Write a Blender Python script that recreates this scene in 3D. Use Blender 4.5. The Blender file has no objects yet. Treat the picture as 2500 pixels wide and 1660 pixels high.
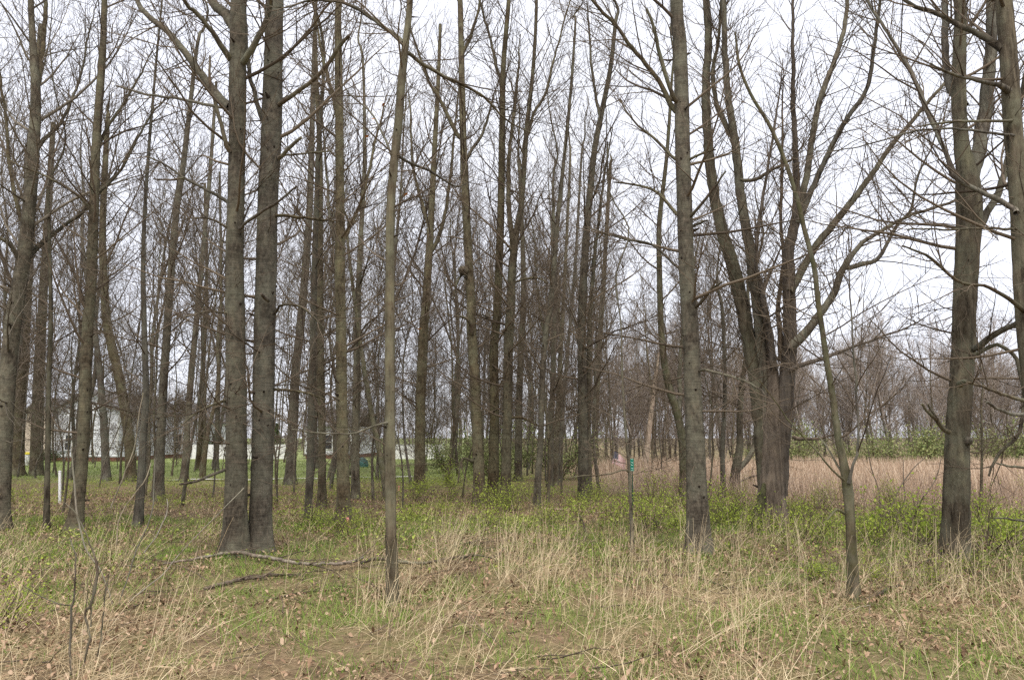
import bpy, math
import numpy as np
from mathutils import Vector

rng = np.random.default_rng(7)
scene = bpy.context.scene
COL = scene.collection

# ------------------------------------------------------------------ camera
CAM_H = 1.6
FPX = 1667.0                      # focal length in pixels of the 2500 px wide photograph (24 mm on 36 mm)
PITCH = math.radians(8.1)
cam_d = bpy.data.cameras.new('camera')
cam_d.lens = 24.0
cam_d.sensor_width = 36.0
cam_d.clip_end = 2000.0
cam_d.clip_start = 0.05
cam = bpy.data.objects.new('camera', cam_d)
COL.objects.link(cam)
cam.location = (0, 0, CAM_H)
cam.rotation_euler = (math.pi / 2 + PITCH, 0, 0)
scene.camera = cam

# ------------------------------------------------------------------ sky, sun, exposure
SUN_EL, SUN_ROT = math.radians(64), math.radians(180)
world = bpy.data.worlds.new('World')
scene.world = world
world.use_nodes = True
nt = world.node_tree
nt.nodes.clear()
w_out = nt.nodes.new('ShaderNodeOutputWorld')
w_bg = nt.nodes.new('ShaderNodeBackground')
w_bg.inputs['Strength'].default_value = 0.1
w_sky = nt.nodes.new('ShaderNodeTexSky')
w_sky.sky_type = 'NISHITA'
w_sky.sun_disc = False
w_sky.sun_elevation = SUN_EL
w_sky.sun_rotation = SUN_ROT
w_tc = nt.nodes.new('ShaderNodeTexCoord')
w_no = nt.nodes.new('ShaderNodeTexNoise')
w_no.inputs['Scale'].default_value = 1.6
w_no.inputs['Detail'].default_value = 3
w_rp = nt.nodes.new('ShaderNodeValToRGB')
w_rp.color_ramp.elements[0].position = 0.3
w_rp.color_ramp.elements[0].color = (0.86, 0.885, 1.0, 1)
w_rp.color_ramp.elements[1].position = 0.7
w_rp.color_ramp.elements[1].color = (0.92, 0.935, 1.0, 1)
w_sc = nt.nodes.new('ShaderNodeVectorMath')
w_sc.operation = 'SCALE'
w_sc.inputs['Scale'].default_value = 5.2      # the cloud deck's brightness before the 0.1 strength
w_mx = nt.nodes.new('ShaderNodeMix')
w_mx.data_type = 'RGBA'
w_mx.inputs[0].default_value = 0.93           # cloud cover
nt.links.new(w_tc.outputs['Generated'], w_no.inputs['Vector'])
nt.links.new(w_no.outputs['Fac'], w_rp.inputs['Fac'])
nt.links.new(w_rp.outputs['Color'], w_sc.inputs[0])
nt.links.new(w_sky.outputs['Color'], w_mx.inputs[6])
nt.links.new(w_sc.outputs['Vector'], w_mx.inputs[7])
nt.links.new(w_mx.outputs[2], w_bg.inputs['Color'])
nt.links.new(w_bg.outputs['Background'], w_out.inputs['Surface'])

sun_d = bpy.data.lights.new('sun', 'SUN')
sun_d.energy = 1.5
sun_d.angle = math.radians(40)
sun_d.color = (1.0, 0.93, 0.82)
sun = bpy.data.objects.new('sun', sun_d)
COL.objects.link(sun)
sun.rotation_euler = (math.pi / 2 - SUN_EL, 0, math.pi - SUN_ROT)

scene.view_settings.view_transform = 'Standard'
scene.view_settings.look = 'None'
scene.view_settings.exposure = 1.4
scene.view_settings.gamma = 1.0
scene.view_settings.use_curve_mapping = False
scene.cycles.use_denoising = False
scene.cycles.filter_width = 1.45
scene.cycles.max_bounces = 4
scene.cycles.diffuse_bounces = 3
scene.cycles.glossy_bounces = 1
scene.cycles.transmission_bounces = 2
scene.cycles.transparent_max_bounces = 4

# ------------------------------------------------------------------ helpers
CP, SP = math.cos(PITCH), math.sin(PITCH)


def ray(x, y):
    u, v = (x - 1250.0) / FPX, (830.0 - y) / FPX
    return np.array([u, CP - v * SP, SP + v * CP])


def gz(x, y):
    """height of the ground"""
    x, y = np.asarray(x, float), np.asarray(y, float)
    return (0.035 * np.sin(0.9 * x + 0.4) * np.cos(0.7 * y + 1.1) + 0.02 * np.sin(2.1 * x + 1.7 * y)
            + 0.012 * np.sin(4.3 * x - 3.1 * y + 0.5))


def ground_at(x, y):
    """the point of the ground seen at a pixel of the photograph"""
    d = ray(x, y)
    t = -CAM_H / d[2]
    return d * t + np.array([0, 0, CAM_H])


def at(x, y, Y):
    """the point seen at a pixel, at depth Y"""
    d = ray(x, y)
    return d * (Y / d[1]) + np.array([0, 0, CAM_H])


def px_size(w, p):
    """metres that w pixels span at point p"""
    depth = p[1] * CP + (p[2] - CAM_H) * SP
    return w * depth / FPX


def norm(v):
    return v / np.maximum(np.linalg.norm(v, axis=-1, keepdims=True), 1e-9)


_vn = {}


def vnoise(x, y, seed=0):
    """smooth value noise, 0..1"""
    if seed not in _vn:
        _vn[seed] = np.random.default_rng(1000 + seed).random((256, 256))
    g = _vn[seed]
    xi, yi = np.floor(x).astype(int), np.floor(y).astype(int)
    fx, fy = x - xi, y - yi
    fx, fy = fx * fx * (3 - 2 * fx), fy * fy * (3 - 2 * fy)
    a, b = g[xi % 256, yi % 256], g[(xi + 1) % 256, yi % 256]
    c, d = g[xi % 256, (yi + 1) % 256], g[(xi + 1) % 256, (yi + 1) % 256]
    return (a * (1 - fx) + b * fx) * (1 - fy) + (c * (1 - fx) + d * fx) * fy


def fbm(x, y, seed=0):
    return (vnoise(x, y, seed) * 0.55 + vnoise(x * 2.1 + 7, y * 2.1, seed + 1) * 0.3 + vnoise(x * 4.3, y * 4.3 + 3, seed + 2) * 0.15)


class Geo:
    """collects vertices and faces (numpy) and links them as one mesh object"""
    def __init__(self):
        self.v, self.f, self.n = [], [], 0

    def add(self, v, f, mat=0, smooth=True):
        v = np.asarray(v, np.float32).reshape(-1, 3)
        f = np.asarray(f, np.int32)
        self.v.append(v)
        self.f.append((f + self.n, mat, smooth))
        self.n += len(v)
        return self

    def box(self, x0, x1, y0, y1, z0, z1, mat=0):
        v = [(x, y, z) for z in (z0, z1) for y in (y0, y1) for x in (x0, x1)]
        f = [(0, 2, 3, 1), (4, 5, 7, 6), (0, 1, 5, 4), (2, 6, 7, 3), (0, 4, 6, 2), (1, 3, 7, 5)]
        return self.add(v, f, mat, False)

    def mesh(self, name, mats, origin=(0, 0, 0)):
        me = bpy.data.meshes.new(name)
        v = np.concatenate(self.v) - np.asarray(origin, np.float32)
        tot = sum(f.size for f, _, _ in self.f)
        npoly = sum(len(f) for f, _, _ in self.f)
        me.vertices.add(len(v))
        me.vertices.foreach_set('co', v.astype(np.float32).ravel())
        me.loops.add(tot)
        me.polygons.add(npoly)
        loops = np.concatenate([f.ravel() for f, _, _ in self.f]).astype(np.int32)
        total = np.concatenate([np.full(len(f), f.shape[1], np.int32) for f, _, _ in self.f])
        start = np.concatenate([[0], np.cumsum(total)[:-1]]).astype(np.int32)
        me.loops.foreach_set('vertex_index', loops)
        me.polygons.foreach_set('loop_start', start)
        me.polygons.foreach_set('loop_total', total)
        me.polygons.foreach_set('material_index', np.concatenate([np.full(len(f), m, np.int32) for f, m, _ in self.f]))
        me.polygons.foreach_set('use_smooth', np.concatenate([np.full(len(f), s, bool) for f, _, s in self.f]))
        for m in (mats if isinstance(mats, (list, tuple)) else [mats]):
            me.materials.append(m)
        me.update(calc_edges=True)
        return me

    def build(self, name, mats, parent=None, origin=None):
        if origin is None:
            origin = parent.location if parent is not None else (0, 0, 0)
        o = bpy.data.objects.new(name, self.mesh(name, mats, origin))
        COL.objects.link(o)
        if parent is not None:
            o.parent = parent
        elif origin is not None:
            o.location = origin
        return o


def tag(o, label=None, cat=None, group=None, kind=None):
    if label:
        o['label'] = label
    if cat:
        o['category'] = cat
    if group:
        o['group'] = group
    if kind:
        o['kind'] = kind
    return o


def empty(name, loc, label=None, cat=None, group=None):
    o = bpy.data.objects.new(name, None)
    o.empty_display_size = 0.2
    o.location = [float(c) for c in loc]
    COL.objects.link(o)
    return tag(o, label, cat, group)


def copy_tree(o, parent=None):
    c = o.copy()
    COL.objects.link(c)
    c.parent = parent
    for ch in o.children:
        if ch.name != c.name:
            copy_tree(ch, c)
    return c


def tubes(P, R, sides):
    """P (M,K,3) centre lines, R (M,K) radii -> vertices, quads"""
    M, K, _ = P.shape
    T = np.gradient(P, axis=1)
    T = norm(T)
    ref = np.where(np.abs(T[:, :1, 2:3]) > 0.85, np.array([1.0, 0.13, 0.0]), np.array([0.05, 0.1, 1.0]))
    U = norm(np.cross(T[:, :1], ref))
    U = norm(U - (U * T).sum(-1, keepdims=True) * T)
    V = np.cross(T, U)
    a = np.linspace(0, 2 * math.pi, sides, endpoint=False)
    ca, sa = np.cos(a), np.sin(a)
    verts = P[:, :, None, :] + R[:, :, None, None] * (U[:, :, None, :] * ca[:, None] + V[:, :, None, :] * sa[:, None])
    i = np.arange(M)[:, None, None] * K * sides
    k = np.arange(K - 1)[None, :, None] * sides
    s = np.arange(sides)[None, None, :]
    s2 = (s + 1) % sides
    f = np.stack([i + k + s, i + k + s2, i + k + sides + s2, i + k + sides + s], -1).reshape(-1, 4)
    return verts.reshape(-1, 3), f


def ribbons(P, W, side):
    """flat blades: P (M,K,3), W (M,K) half widths, side (M,3)"""
    M, K, _ = P.shape
    off = W[:, :, None] * side[:, None, :]
    v = np.stack([P - off, P + off], 2).reshape(-1, 3)
    i = np.arange(M)[:, None] * K * 2
    k = np.arange(K - 1)[None, :] * 2
    b = i + k
    f = np.stack([b, b + 1, b + 3, b + 2], -1).reshape(-1, 4)
    return v, f


def smooth_line(pts, n):
    """Catmull-Rom through control points (any number of columns), n samples"""
    p = np.asarray(pts, float)
    if len(p) == 2:
        t = np.linspace(0, 1, n)[:, None]
        return p[0] * (1 - t) + p[1] * t
    q = np.vstack([2 * p[0] - p[1], p, 2 * p[-1] - p[-2]])
    seg = np.linalg.norm(np.diff(p[:, :3], axis=0), axis=1)
    cum = np.concatenate([[0], np.cumsum(seg)])
    s = np.linspace(0, cum[-1], n)
    i = np.clip(np.searchsorted(cum, s, side='right') - 1, 0, len(seg) - 1)
    t = ((s - cum[i]) / np.maximum(seg[i], 1e-9))[:, None]
    p0, p1, p2, p3 = q[i], q[i + 1], q[i + 2], q[i + 3]
    return 0.5 * (2 * p1 + (p2 - p0) * t + (2 * p0 - 5 * p1 + 4 * p2 - p3) * t ** 2 + (3 * p1 - p0 - 3 * p2 + p3) * t ** 3)


def grow(start, d, length, K, up=0.1, wig=0.12, r=rng):
    """M branches as centre lines of K points; up bends them towards the sky"""
    M = len(start)
    P = np.zeros((M, K, 3))
    P[:, 0] = start
    d = norm(d)
    step = (length / (K - 1))[:, None]
    for k in range(1, K):
        d = norm(d + r.normal(0, wig, (M, 3)) + np.array([0, 0, 1.0]) * (up if np.isscalar(up) else up[:, None]))
        P[:, k] = P[:, k - 1] + d * step
    return P


def sprout(P, R, n, t0=0.15, t1=0.98, ang=(0.5, 1.0), r=rng, flat=0.0):
    """n child starts on each parent line: positions, directions, parent radius, place along the parent"""
    M, K, _ = P.shape
    t = (np.arange(n)[None, :] + r.random((M, n))) / n * (t1 - t0) + t0
    x = t * (K - 1)
    i = np.clip(x.astype(int), 0, K - 2)
    fr = (x - i)[..., None]
    m = np.arange(M)[:, None]
    pos = P[m, i] * (1 - fr) + P[m, i + 1] * fr
    tan = norm(P[m, i + 1] - P[m, i])
    rad = R[m, i] * (1 - fr[..., 0]) + R[m, i + 1] * fr[..., 0]
    rnd = r.normal(0, 1, (M, n, 3))
    rnd[..., 2] *= (1 - flat)
    perp = norm(rnd - (rnd * tan).sum(-1, keepdims=True) * tan)
    a = r.uniform(ang[0], ang[1], (M, n, 1))
    d = tan * np.cos(a) + perp * np.sin(a)
    return pos.reshape(-1, 3), d.reshape(-1, 3), rad.reshape(-1), t.reshape(-1)


def taper(r0, K, end=0.3, p=1.0):
    t = np.linspace(0, 1, K)
    return r0[:, None] * (1 - (1 - end) * t[None, :] ** p)


# ------------------------------------------------------------------ materials
def new_mat(name):
    m = bpy.data.materials.new(name)
    m.use_nodes = True
    n = m.node_tree
    n.nodes.clear()
    out = n.nodes.new('ShaderNodeOutputMaterial')
    bs = n.nodes.new('ShaderNodeBsdfPrincipled')
    bs.inputs['Roughness'].default_value = 0.9
    bs.inputs['Specular IOR Level'].default_value = 0.15
    n.links.new(bs.outputs[0], out.inputs['Surface'])
    return m, n, bs, out


def N(n, kind, **kw):
    o = n.nodes.new(kind)
    for k, v in kw.items():
        if k in o.inputs:
            o.inputs[k].default_value = v
        else:
            setattr(o, k, v)
    return o


def ramp(n, stops, interp='LINEAR'):
    r = n.nodes.new('ShaderNodeValToRGB')
    r.color_ramp.interpolation = interp
    e = r.color_ramp.elements
    while len(e) < len(stops):
        e.new(0.5)
    for el, (p, c) in zip(e, stops):
        el.position = p
        el.color = (*c, 1)
    return r


def mixc(n, a, b, fac, mode='MIX'):
    m = n.nodes.new('ShaderNodeMix')
    m.data_type = 'RGBA'
    m.blend_type = mode
    for sock, val in ((m.inputs[0], fac), (m.inputs[6], a), (m.inputs[7], b)):
        if hasattr(val, 'is_linked'):
            n.links.new(val, sock)
        elif isinstance(val, (tuple, list)):
            sock.default_value = (*val, 1) if len(val) == 3 else val
        else:
            sock.default_value = val
    return m.outputs[2]


def mat_bark(name, dark, light, lichen=(0.20, 0.22, 0.15), lichen_amt=0.5, stretch=0.22, scale=26, rings=0.0, bump=0.5, moss=0.0):
    m, n, bs, out = new_mat(name)
    tc = N(n, 'ShaderNodeTexCoord')
    oi = N(n, 'ShaderNodeObjectInfo')
    mp = N(n, 'ShaderNodeMapping')
    mp.inputs['Scale'].default_value = (1, 1, stretch)
    n.links.new(tc.outputs['Object'], mp.inputs['Vector'])
    off = N(n, 'ShaderNodeVectorMath', operation='ADD')
    n.links.new(mp.outputs[0], off.inputs[0])
    sc = N(n, 'ShaderNodeVectorMath', operation='SCALE')
    sc.inputs['Scale'].default_value = 13.0
    cmb = N(n, 'ShaderNodeCombineXYZ')
    for i in range(3):
        n.links.new(oi.outputs['Random'], cmb.inputs[i])
    n.links.new(cmb.outputs[0], sc.inputs[0])
    n.links.new(sc.outputs[0], off.inputs[1])
    fine = N(n, 'ShaderNodeTexNoise', Scale=scale, Detail=9.0, Roughness=0.7)
    n.links.new(off.outputs[0], fine.inputs['Vector'])
    rp = ramp(n, [(0.34, dark), (0.52, tuple((a + b) / 2 for a, b in zip(dark, light))), (0.68, light)])
    n.links.new(fine.outputs['Fac'], rp.inputs['Fac'])
    big = N(n, 'ShaderNodeTexNoise', Scale=2.2, Detail=5.0, Roughness=0.65)
    n.links.new(tc.outputs['Object'], big.inputs['Vector'])
    lr = ramp(n, [(0.42, (0, 0, 0)), (0.62, (lichen_amt,) * 3)])
    n.links.new(big.outputs['Fac'], lr.inputs['Fac'])
    col = mixc(n, rp.outputs[0], lichen, lr.outputs[0])
    stn = N(n, 'ShaderNodeTexNoise', Scale=5.5, Detail=7.0, Roughness=0.7)
    smp = N(n, 'ShaderNodeMapping')
    smp.inputs['Scale'].default_value = (1, 1, 0.45)
    n.links.new(tc.outputs['Object'], smp.inputs['Vector'])
    n.links.new(smp.outputs[0], stn.inputs['Vector'])
    srp = ramp(n, [(0.36, (0.6, 0.57, 0.53)), (0.5, (1, 1, 1)), (0.66, (1.22, 1.2, 1.12))])
    n.links.new(stn.outputs['Fac'], srp.inputs['Fac'])
    col = mixc(n, col, srp.outputs[0], 1.0, 'MULTIPLY')
    spk = N(n, 'ShaderNodeTexNoise', Scale=75.0, Detail=3.0)
    n.links.new(tc.outputs['Object'], spk.inputs['Vector'])
    sr = ramp(n, [(0.60, (0, 0, 0)), (0.72, (0.25,) * 3)])
    n.links.new(spk.outputs['Fac'], sr.inputs['Fac'])
    col = mixc(n, col, (0.36, 0.34, 0.28), sr.outputs[0])
    h = fine.outputs['Fac']
    if rings > 0:
        wmp = N(n, 'ShaderNodeMapping')
        wmp.inputs['Scale'].default_value = (1.2, 1.2, 16)
        n.links.new(tc.outputs['Object'], wmp.inputs['Vector'])
        wn = N(n, 'ShaderNodeTexNoise', Scale=4.0, Detail=4.0, Roughness=0.7)
        n.links.new(wmp.outputs[0], wn.inputs['Vector'])
        wr = ramp(n, [(0.36, (1 - rings,) * 3), (0.55, (1, 1, 1))])
        n.links.new(wn.outputs['Fac'], wr.inputs['Fac'])
        col = mixc(n, col, wr.outputs[0], 1.0, 'MULTIPLY')
    if moss > 0:
        mn = N(n, 'ShaderNodeTexNoise', Scale=7.0, Detail=6.0, Roughness=0.7)
        n.links.new(tc.outputs['Object'], mn.inputs['Vector'])
        mr = ramp(n, [(0.42, (0, 0, 0)), (0.6, (moss,) * 3)])
        n.links.new(mn.outputs['Fac'], mr.inputs['Fac'])
        col = mixc(n, col, (0.075, 0.078, 0.024), mr.outputs[0])
    va = N(n, 'ShaderNodeMapRange')
    va.inputs['To Min'].default_value = 0.75
    va.inputs['To Max'].default_value = 1.25
    n.links.new(oi.outputs['Random'], va.inputs['Value'])
    hs = N(n, 'ShaderNodeHueSaturation')
    wn2 = N(n, 'ShaderNodeTexWhiteNoise', noise_dimensions='1D')
    n.links.new(oi.outputs['Random'], wn2.inputs['W'])
    vs = N(n, 'ShaderNodeMapRange')
    vs.inputs['To Min'].default_value = 0.7
    vs.inputs['To Max'].default_value = 1.15
    n.links.new(wn2.outputs['Value'], vs.inputs['Value'])
    n.links.new(vs.outputs[0], hs.inputs['Saturation'])
    n.links.new(va.outputs[0], hs.inputs['Value'])
    n.links.new(col, hs.inputs['Color'])
    n.links.new(hs.outputs[0], bs.inputs['Base Color'])
    bp = N(n, 'ShaderNodeBump', Strength=bump, Distance=0.012)
    n.links.new(h, bp.inputs['Height'])
    n.links.new(bp.outputs[0], bs.inputs['Normal'])
    return m


def mat_islands(name, stops, rough=0.9, trans=0.0, spec=0.1, patch=None):
    """each separate leaf or blade takes its own colour from the ramp"""
    m, n, bs, out = new_mat(name)
    g = N(n, 'ShaderNodeNewGeometry')
    rp = ramp(n, stops)
    n.links.new(g.outputs['Random Per Island'], rp.inputs['Fac'])
    col = rp.outputs[0]
    if patch:
        tc = N(n, 'ShaderNodeTexCoord')
        no = N(n, 'ShaderNodeTexNoise', Scale=patch[0], Detail=3.0)
        n.links.new(tc.outputs['Object'], no.inputs['Vector'])
        pr = ramp(n, [(0.4, (0, 0, 0)), (0.62, (patch[2],) * 3)])
        n.links.new(no.outputs['Fac'], pr.inputs['Fac'])
        col = mixc(n, col, patch[1], pr.outputs[0])
    bs.inputs['Roughness'].default_value = rough
    bs.inputs['Specular IOR Level'].default_value = spec
    n.links.new(col, bs.inputs['Base Color'])
    if trans > 0:
        tr = N(n, 'ShaderNodeBsdfTranslucent')
        n.links.new(col, tr.inputs['Color'])
        mx = N(n, 'ShaderNodeMixShader')
        mx.inputs[0].default_value = trans
        n.links.new(bs.outputs[0], mx.inputs[1])
        n.links.new(tr.outputs[0], mx.inputs[2])
        n.links.new(mx.outputs[0], out.inputs['Surface'])
    return m


def mat_plain(name, c, rough=0.7, var=0.12, scale=8.0, c2=None):
    m, n, bs, out = new_mat(name)
    tc = N(n, 'ShaderNodeTexCoord')
    no = N(n, 'ShaderNodeTexNoise', Scale=scale, Detail=5.0)
    n.links.new(tc.outputs['Object'], no.inputs['Vector'])
    lo = c2 if c2 else tuple(x * (1 - var) for x in c)
    rp = ramp(n, [(0.35, lo), (0.65, c)])
    n.links.new(no.outputs['Fac'], rp.inputs['Fac'])
    n.links.new(rp.outputs[0], bs.inputs['Base Color'])
    bs.inputs['Roughness'].default_value = rough
    return m


def mat_twig(name, c1, c2):
    m, n, bs, out = new_mat(name)
    g = N(n, 'ShaderNodeNewGeometry')
    rp = ramp(n, [(0.0, c1), (1.0, c2)])
    n.links.new(g.outputs['Random Per Island'], rp.inputs['Fac'])
    n.links.new(rp.outputs[0], bs.inputs['Base Color'])
    return m


BARK_SMOOTH = mat_bark('bark_smooth', (0.036, 0.027, 0.017), (0.165, 0.130, 0.083), lichen=(0.175, 0.170, 0.108), lichen_amt=0.7, rings=0.35, stretch=0.5, scale=22)
BARK_FISSURED = mat_bark('bark_fissured', (0.026, 0.020, 0.014), (0.165, 0.138, 0.100), lichen=(0.18, 0.178, 0.125), lichen_amt=0.65, stretch=0.10, scale=19, bump=0.9)
BARK_SHAGGY = mat_bark('bark_shaggy', (0.026, 0.019, 0.014), (0.215, 0.165, 0.122), lichen=(0.13, 0.105, 0.08), stretch=0.06, scale=16, bump=1.0, lichen_amt=0.7)
BARK_MOSSY = mat_bark('bark_mossy', (0.040, 0.032, 0.022), (0.21, 0.172, 0.125), stretch=0.22, scale=20, moss=0.45)
BARK_MOSS_DARK = mat_bark('bark_moss_dark', (0.020, 0.020, 0.010), (0.085, 0.080, 0.030), lichen=(0.09, 0.11, 0.02), stretch=0.5, scale=20)
BARK_FAR = mat_bark('bark_far', (0.060, 0.046, 0.032), (0.185, 0.147, 0.104), rings=0.2, stretch=0.3, scale=16, bump=0.2)
BARK_PALE = mat_bark('bark_pale', (0.20, 0.15, 0.11), (0.50, 0.40, 0.31), stretch=0.06, scale=20, lichen_amt=0.2)
BARK_DEAD = mat_bark('bark_dead', (0.045, 0.033, 0.024), (0.17, 0.128, 0.092), stretch=0.3, scale=20)
BARK_FALLEN = mat_bark('bark_fallen', (0.07, 0.05, 0.036), (0.32, 0.245, 0.175), stretch=0.3, scale=14)
KNOT = mat_plain('knot_wood', (0.060, 0.046, 0.034), 0.95, .5, 40)
TWIG = mat_twig('twig', (0.062, 0.047, 0.034), (0.18, 0.142, 0.102))
TWIG_RED = mat_twig('twig_red', (0.092, 0.072, 0.055), (0.215, 0.175, 0.135))
TWIG_LINE_HAZY = mat_twig('twig_line_hazy', (0.22, 0.178, 0.15), (0.40, 0.345, 0.295))  # far tree line: distance haze put into the colour, paler than the near twigs
TWIG_PALE = mat_twig('twig_pale', (0.10, 0.086, 0.066), (0.22, 0.19, 0.148))
BUDS = mat_islands('spring_buds', [(0, (0.22, 0.24, 0.09)), (1, (0.36, 0.34, 0.16))], trans=0.25)
LEAF_GREEN = mat_islands('shrub_leaves', [(0, (0.20, 0.285, 0.04)), (0.4, (0.33, 0.43, 0.055)), (1, (0.50, 0.565, 0.11))], trans=0.35, spec=0.2)
LEAF_DEEP = mat_islands('evergreen_leaves', [(0, (0.025, 0.05, 0.015)), (1, (0.07, 0.12, 0.035))], trans=0.15)
LEAF_FAR = mat_islands('far_bush_leaves', [(0, (0.12, 0.16, 0.06)), (0.6, (0.26, 0.30, 0.115)), (1, (0.38, 0.39, 0.18))], trans=0.25)

# ------------------------------------------------------------------ the ground
def zones(X, Y):
    """lawn, dry field and bare litter as weights on the ground plan"""
    px = 1250 + FPX * X / np.maximum(Y, 0.5)
    jit = (fbm(X * 0.35, Y * 0.35, 31) - 0.5) * 8
    lawn = np.clip((Y + jit - 24) / 5, 0, 1) * np.clip((1.5 - X) / 3, 0, 1)
    edge = 15.2 + np.clip((9 - X) * 0.7, 0, 9)
    field = np.clip((Y + jit * 0.35 - edge) / 2.0, 0, 1) * np.clip((X - 2.2) / 2.5, 0, 1)
    far = np.clip((Y + jit * .3 - 33) / 2.5, 0, 1) * np.clip((X - 1) / 2, 0, 1)
    return lawn, field * (1 - far)


xs = np.concatenate([[-900, -400, -200, -110], np.arange(-70, -24, 2.0), np.arange(-24, 24.01, 0.2), np.arange(26, 71, 2.0), [110, 200, 400, 900]])
ys = np.concatenate([[-300, -100, -30, -10], np.arange(-4, 22.01, 0.2), np.arange(23, 90, 1.5), [110, 150, 220, 400, 700, 1200]])
GX, GY = np.meshgrid(xs, ys)
GV = np.stack([GX, GY, gz(GX, GY) * np.clip(1.2 - np.hypot(GX, GY) / 120, 0, 1)], -1).reshape(-1, 3)
nx = len(xs)
ii, jj = np.meshgrid(np.arange(nx - 1), np.arange(len(ys) - 1))
b = (jj * nx + ii).ravel()
GF = np.stack([b, b + 1, b + nx + 1, b + nx], -1)


def mat_ground():
    m, n, bs, out = new_mat('forest_floor')
    tc = N(n, 'ShaderNodeTexCoord')
    at_ = N(n, 'ShaderNodeAttribute', attribute_name='zone')
    sep = N(n, 'ShaderNodeSeparateColor')
    n.links.new(at_.outputs['Color'], sep.inputs[0])
    n1 = N(n, 'ShaderNodeTexNoise', Scale=14.0, Detail=8.0, Roughness=0.75)
    n.links.new(tc.outputs['Object'], n1.inputs['Vector'])
    soil = ramp(n, [(0.3, (0.06, 0.042, 0.026)), (0.5, (0.17, 0.12, 0.07)), (0.7, (0.30, 0.22, 0.135))])
    n.links.new(n1.outputs['Fac'], soil.inputs['Fac'])
    n2 = N(n, 'ShaderNodeTexNoise', Scale=0.9, Detail=6.0, Roughness=0.7)
    n.links.new(tc.outputs['Object'], n2.inputs['Vector'])
    gmask = ramp(n, [(0.44, (0, 0, 0)), (0.62, (0.5,) * 3)])
    n.links.new(n2.outputs['Fac'], gmask.inputs['Fac'])
    n3 = N(n, 'ShaderNodeTexNoise', Scale=6.0, Detail=6.0, Roughness=0.8)
    n.links.new(tc.outputs['Object'], n3.inputs['Vector'])
    green = ramp(n, [(0.3, (0.08, 0.105, 0.025)), (0.7, (0.20, 0.235, 0.07))])
    n.links.new(n3.outputs['Fac'], green.inputs['Fac'])
    c = mixc(n, soil.outputs[0], green.outputs[0], gmask.outputs[0])
    lawn = ramp(n, [(0.35, (0.15, 0.18, 0.06)), (0.65, (0.24, 0.275, 0.105))])
    n.links.new(n3.outputs['Fac'], lawn.inputs['Fac'])
    c = mixc(n, c, lawn.outputs[0], sep.outputs[0])
    fld = ramp(n, [(0.3, (0.34, 0.25, 0.17)), (0.7, (0.52, 0.41, 0.29))])
    n.links.new(n3.outputs['Fac'], fld.inputs['Fac'])
    c = mixc(n, c, fld.outputs[0], sep.outputs[1])
    n.links.new(c, bs.inputs['Base Color'])
    bp = N(n, 'ShaderNodeBump', Strength=0.7, Distance=0.03)
    n.links.new(n1.outputs['Fac'], bp.inputs['Height'])
    n.links.new(bp.outputs[0], bs.inputs['Normal'])
    return m


ground = Geo().add(GV, GF).build('ground', mat_ground())
tag(ground, kind='structure')
za = ground.data.color_attributes.new('zone', 'FLOAT_COLOR', 'POINT')
zl, zf = zones(GX.ravel(), GY.ravel())
za.data.foreach_set('color', np.stack([zl, zf, zl * 0, zl * 0 + 1], -1).astype(np.float32).ravel())

# pale gravel path across the lawn behind the trunks
p0, p1 = ground_at(395, 1176), ground_at(1010, 1166)
pl = smooth_line([p0, (p0 + p1) / 2 + np.array([0, .3, 0]), p1], 30)
pv = np.stack([pl + np.array([0, -.16, 0]), pl + np.array([0, .16, 0])], 1).reshape(-1, 3)
pv[:, 2] = gz(pv[:, 0], pv[:, 1]) + 0.05
k = np.arange(29) * 2
tag(Geo().add(pv, np.stack([k, k + 1, k + 3, k + 2], -1)).build('path', mat_plain('pale_gravel', (0.62, 0.60, 0.55), 0.9, 0.25)), kind='structure')

# ------------------------------------------------------------------ houses beyond the wood
SIDING_W = mat_plain('white_siding', (0.84, 0.85, 0.90), 0.6, 0.05)
SIDING_B = mat_plain('beige_siding', (0.56, 0.47, 0.38), 0.6, 0.08)
TRIM = mat_plain('white_trim', (0.84, 0.84, 0.84), 0.5, 0.04)
GLASS = mat_plain('dark_window_glass', (0.03, 0.04, 0.055), 0.12)
SHINGLE = mat_plain('roof_shingles', (0.20, 0.19, 0.19), 0.9, 0.3, 20)
BRICK = mat_plain('foundation_brick', (0.22, 0.11, 0.08), 0.9, 0.35, 12)


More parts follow.
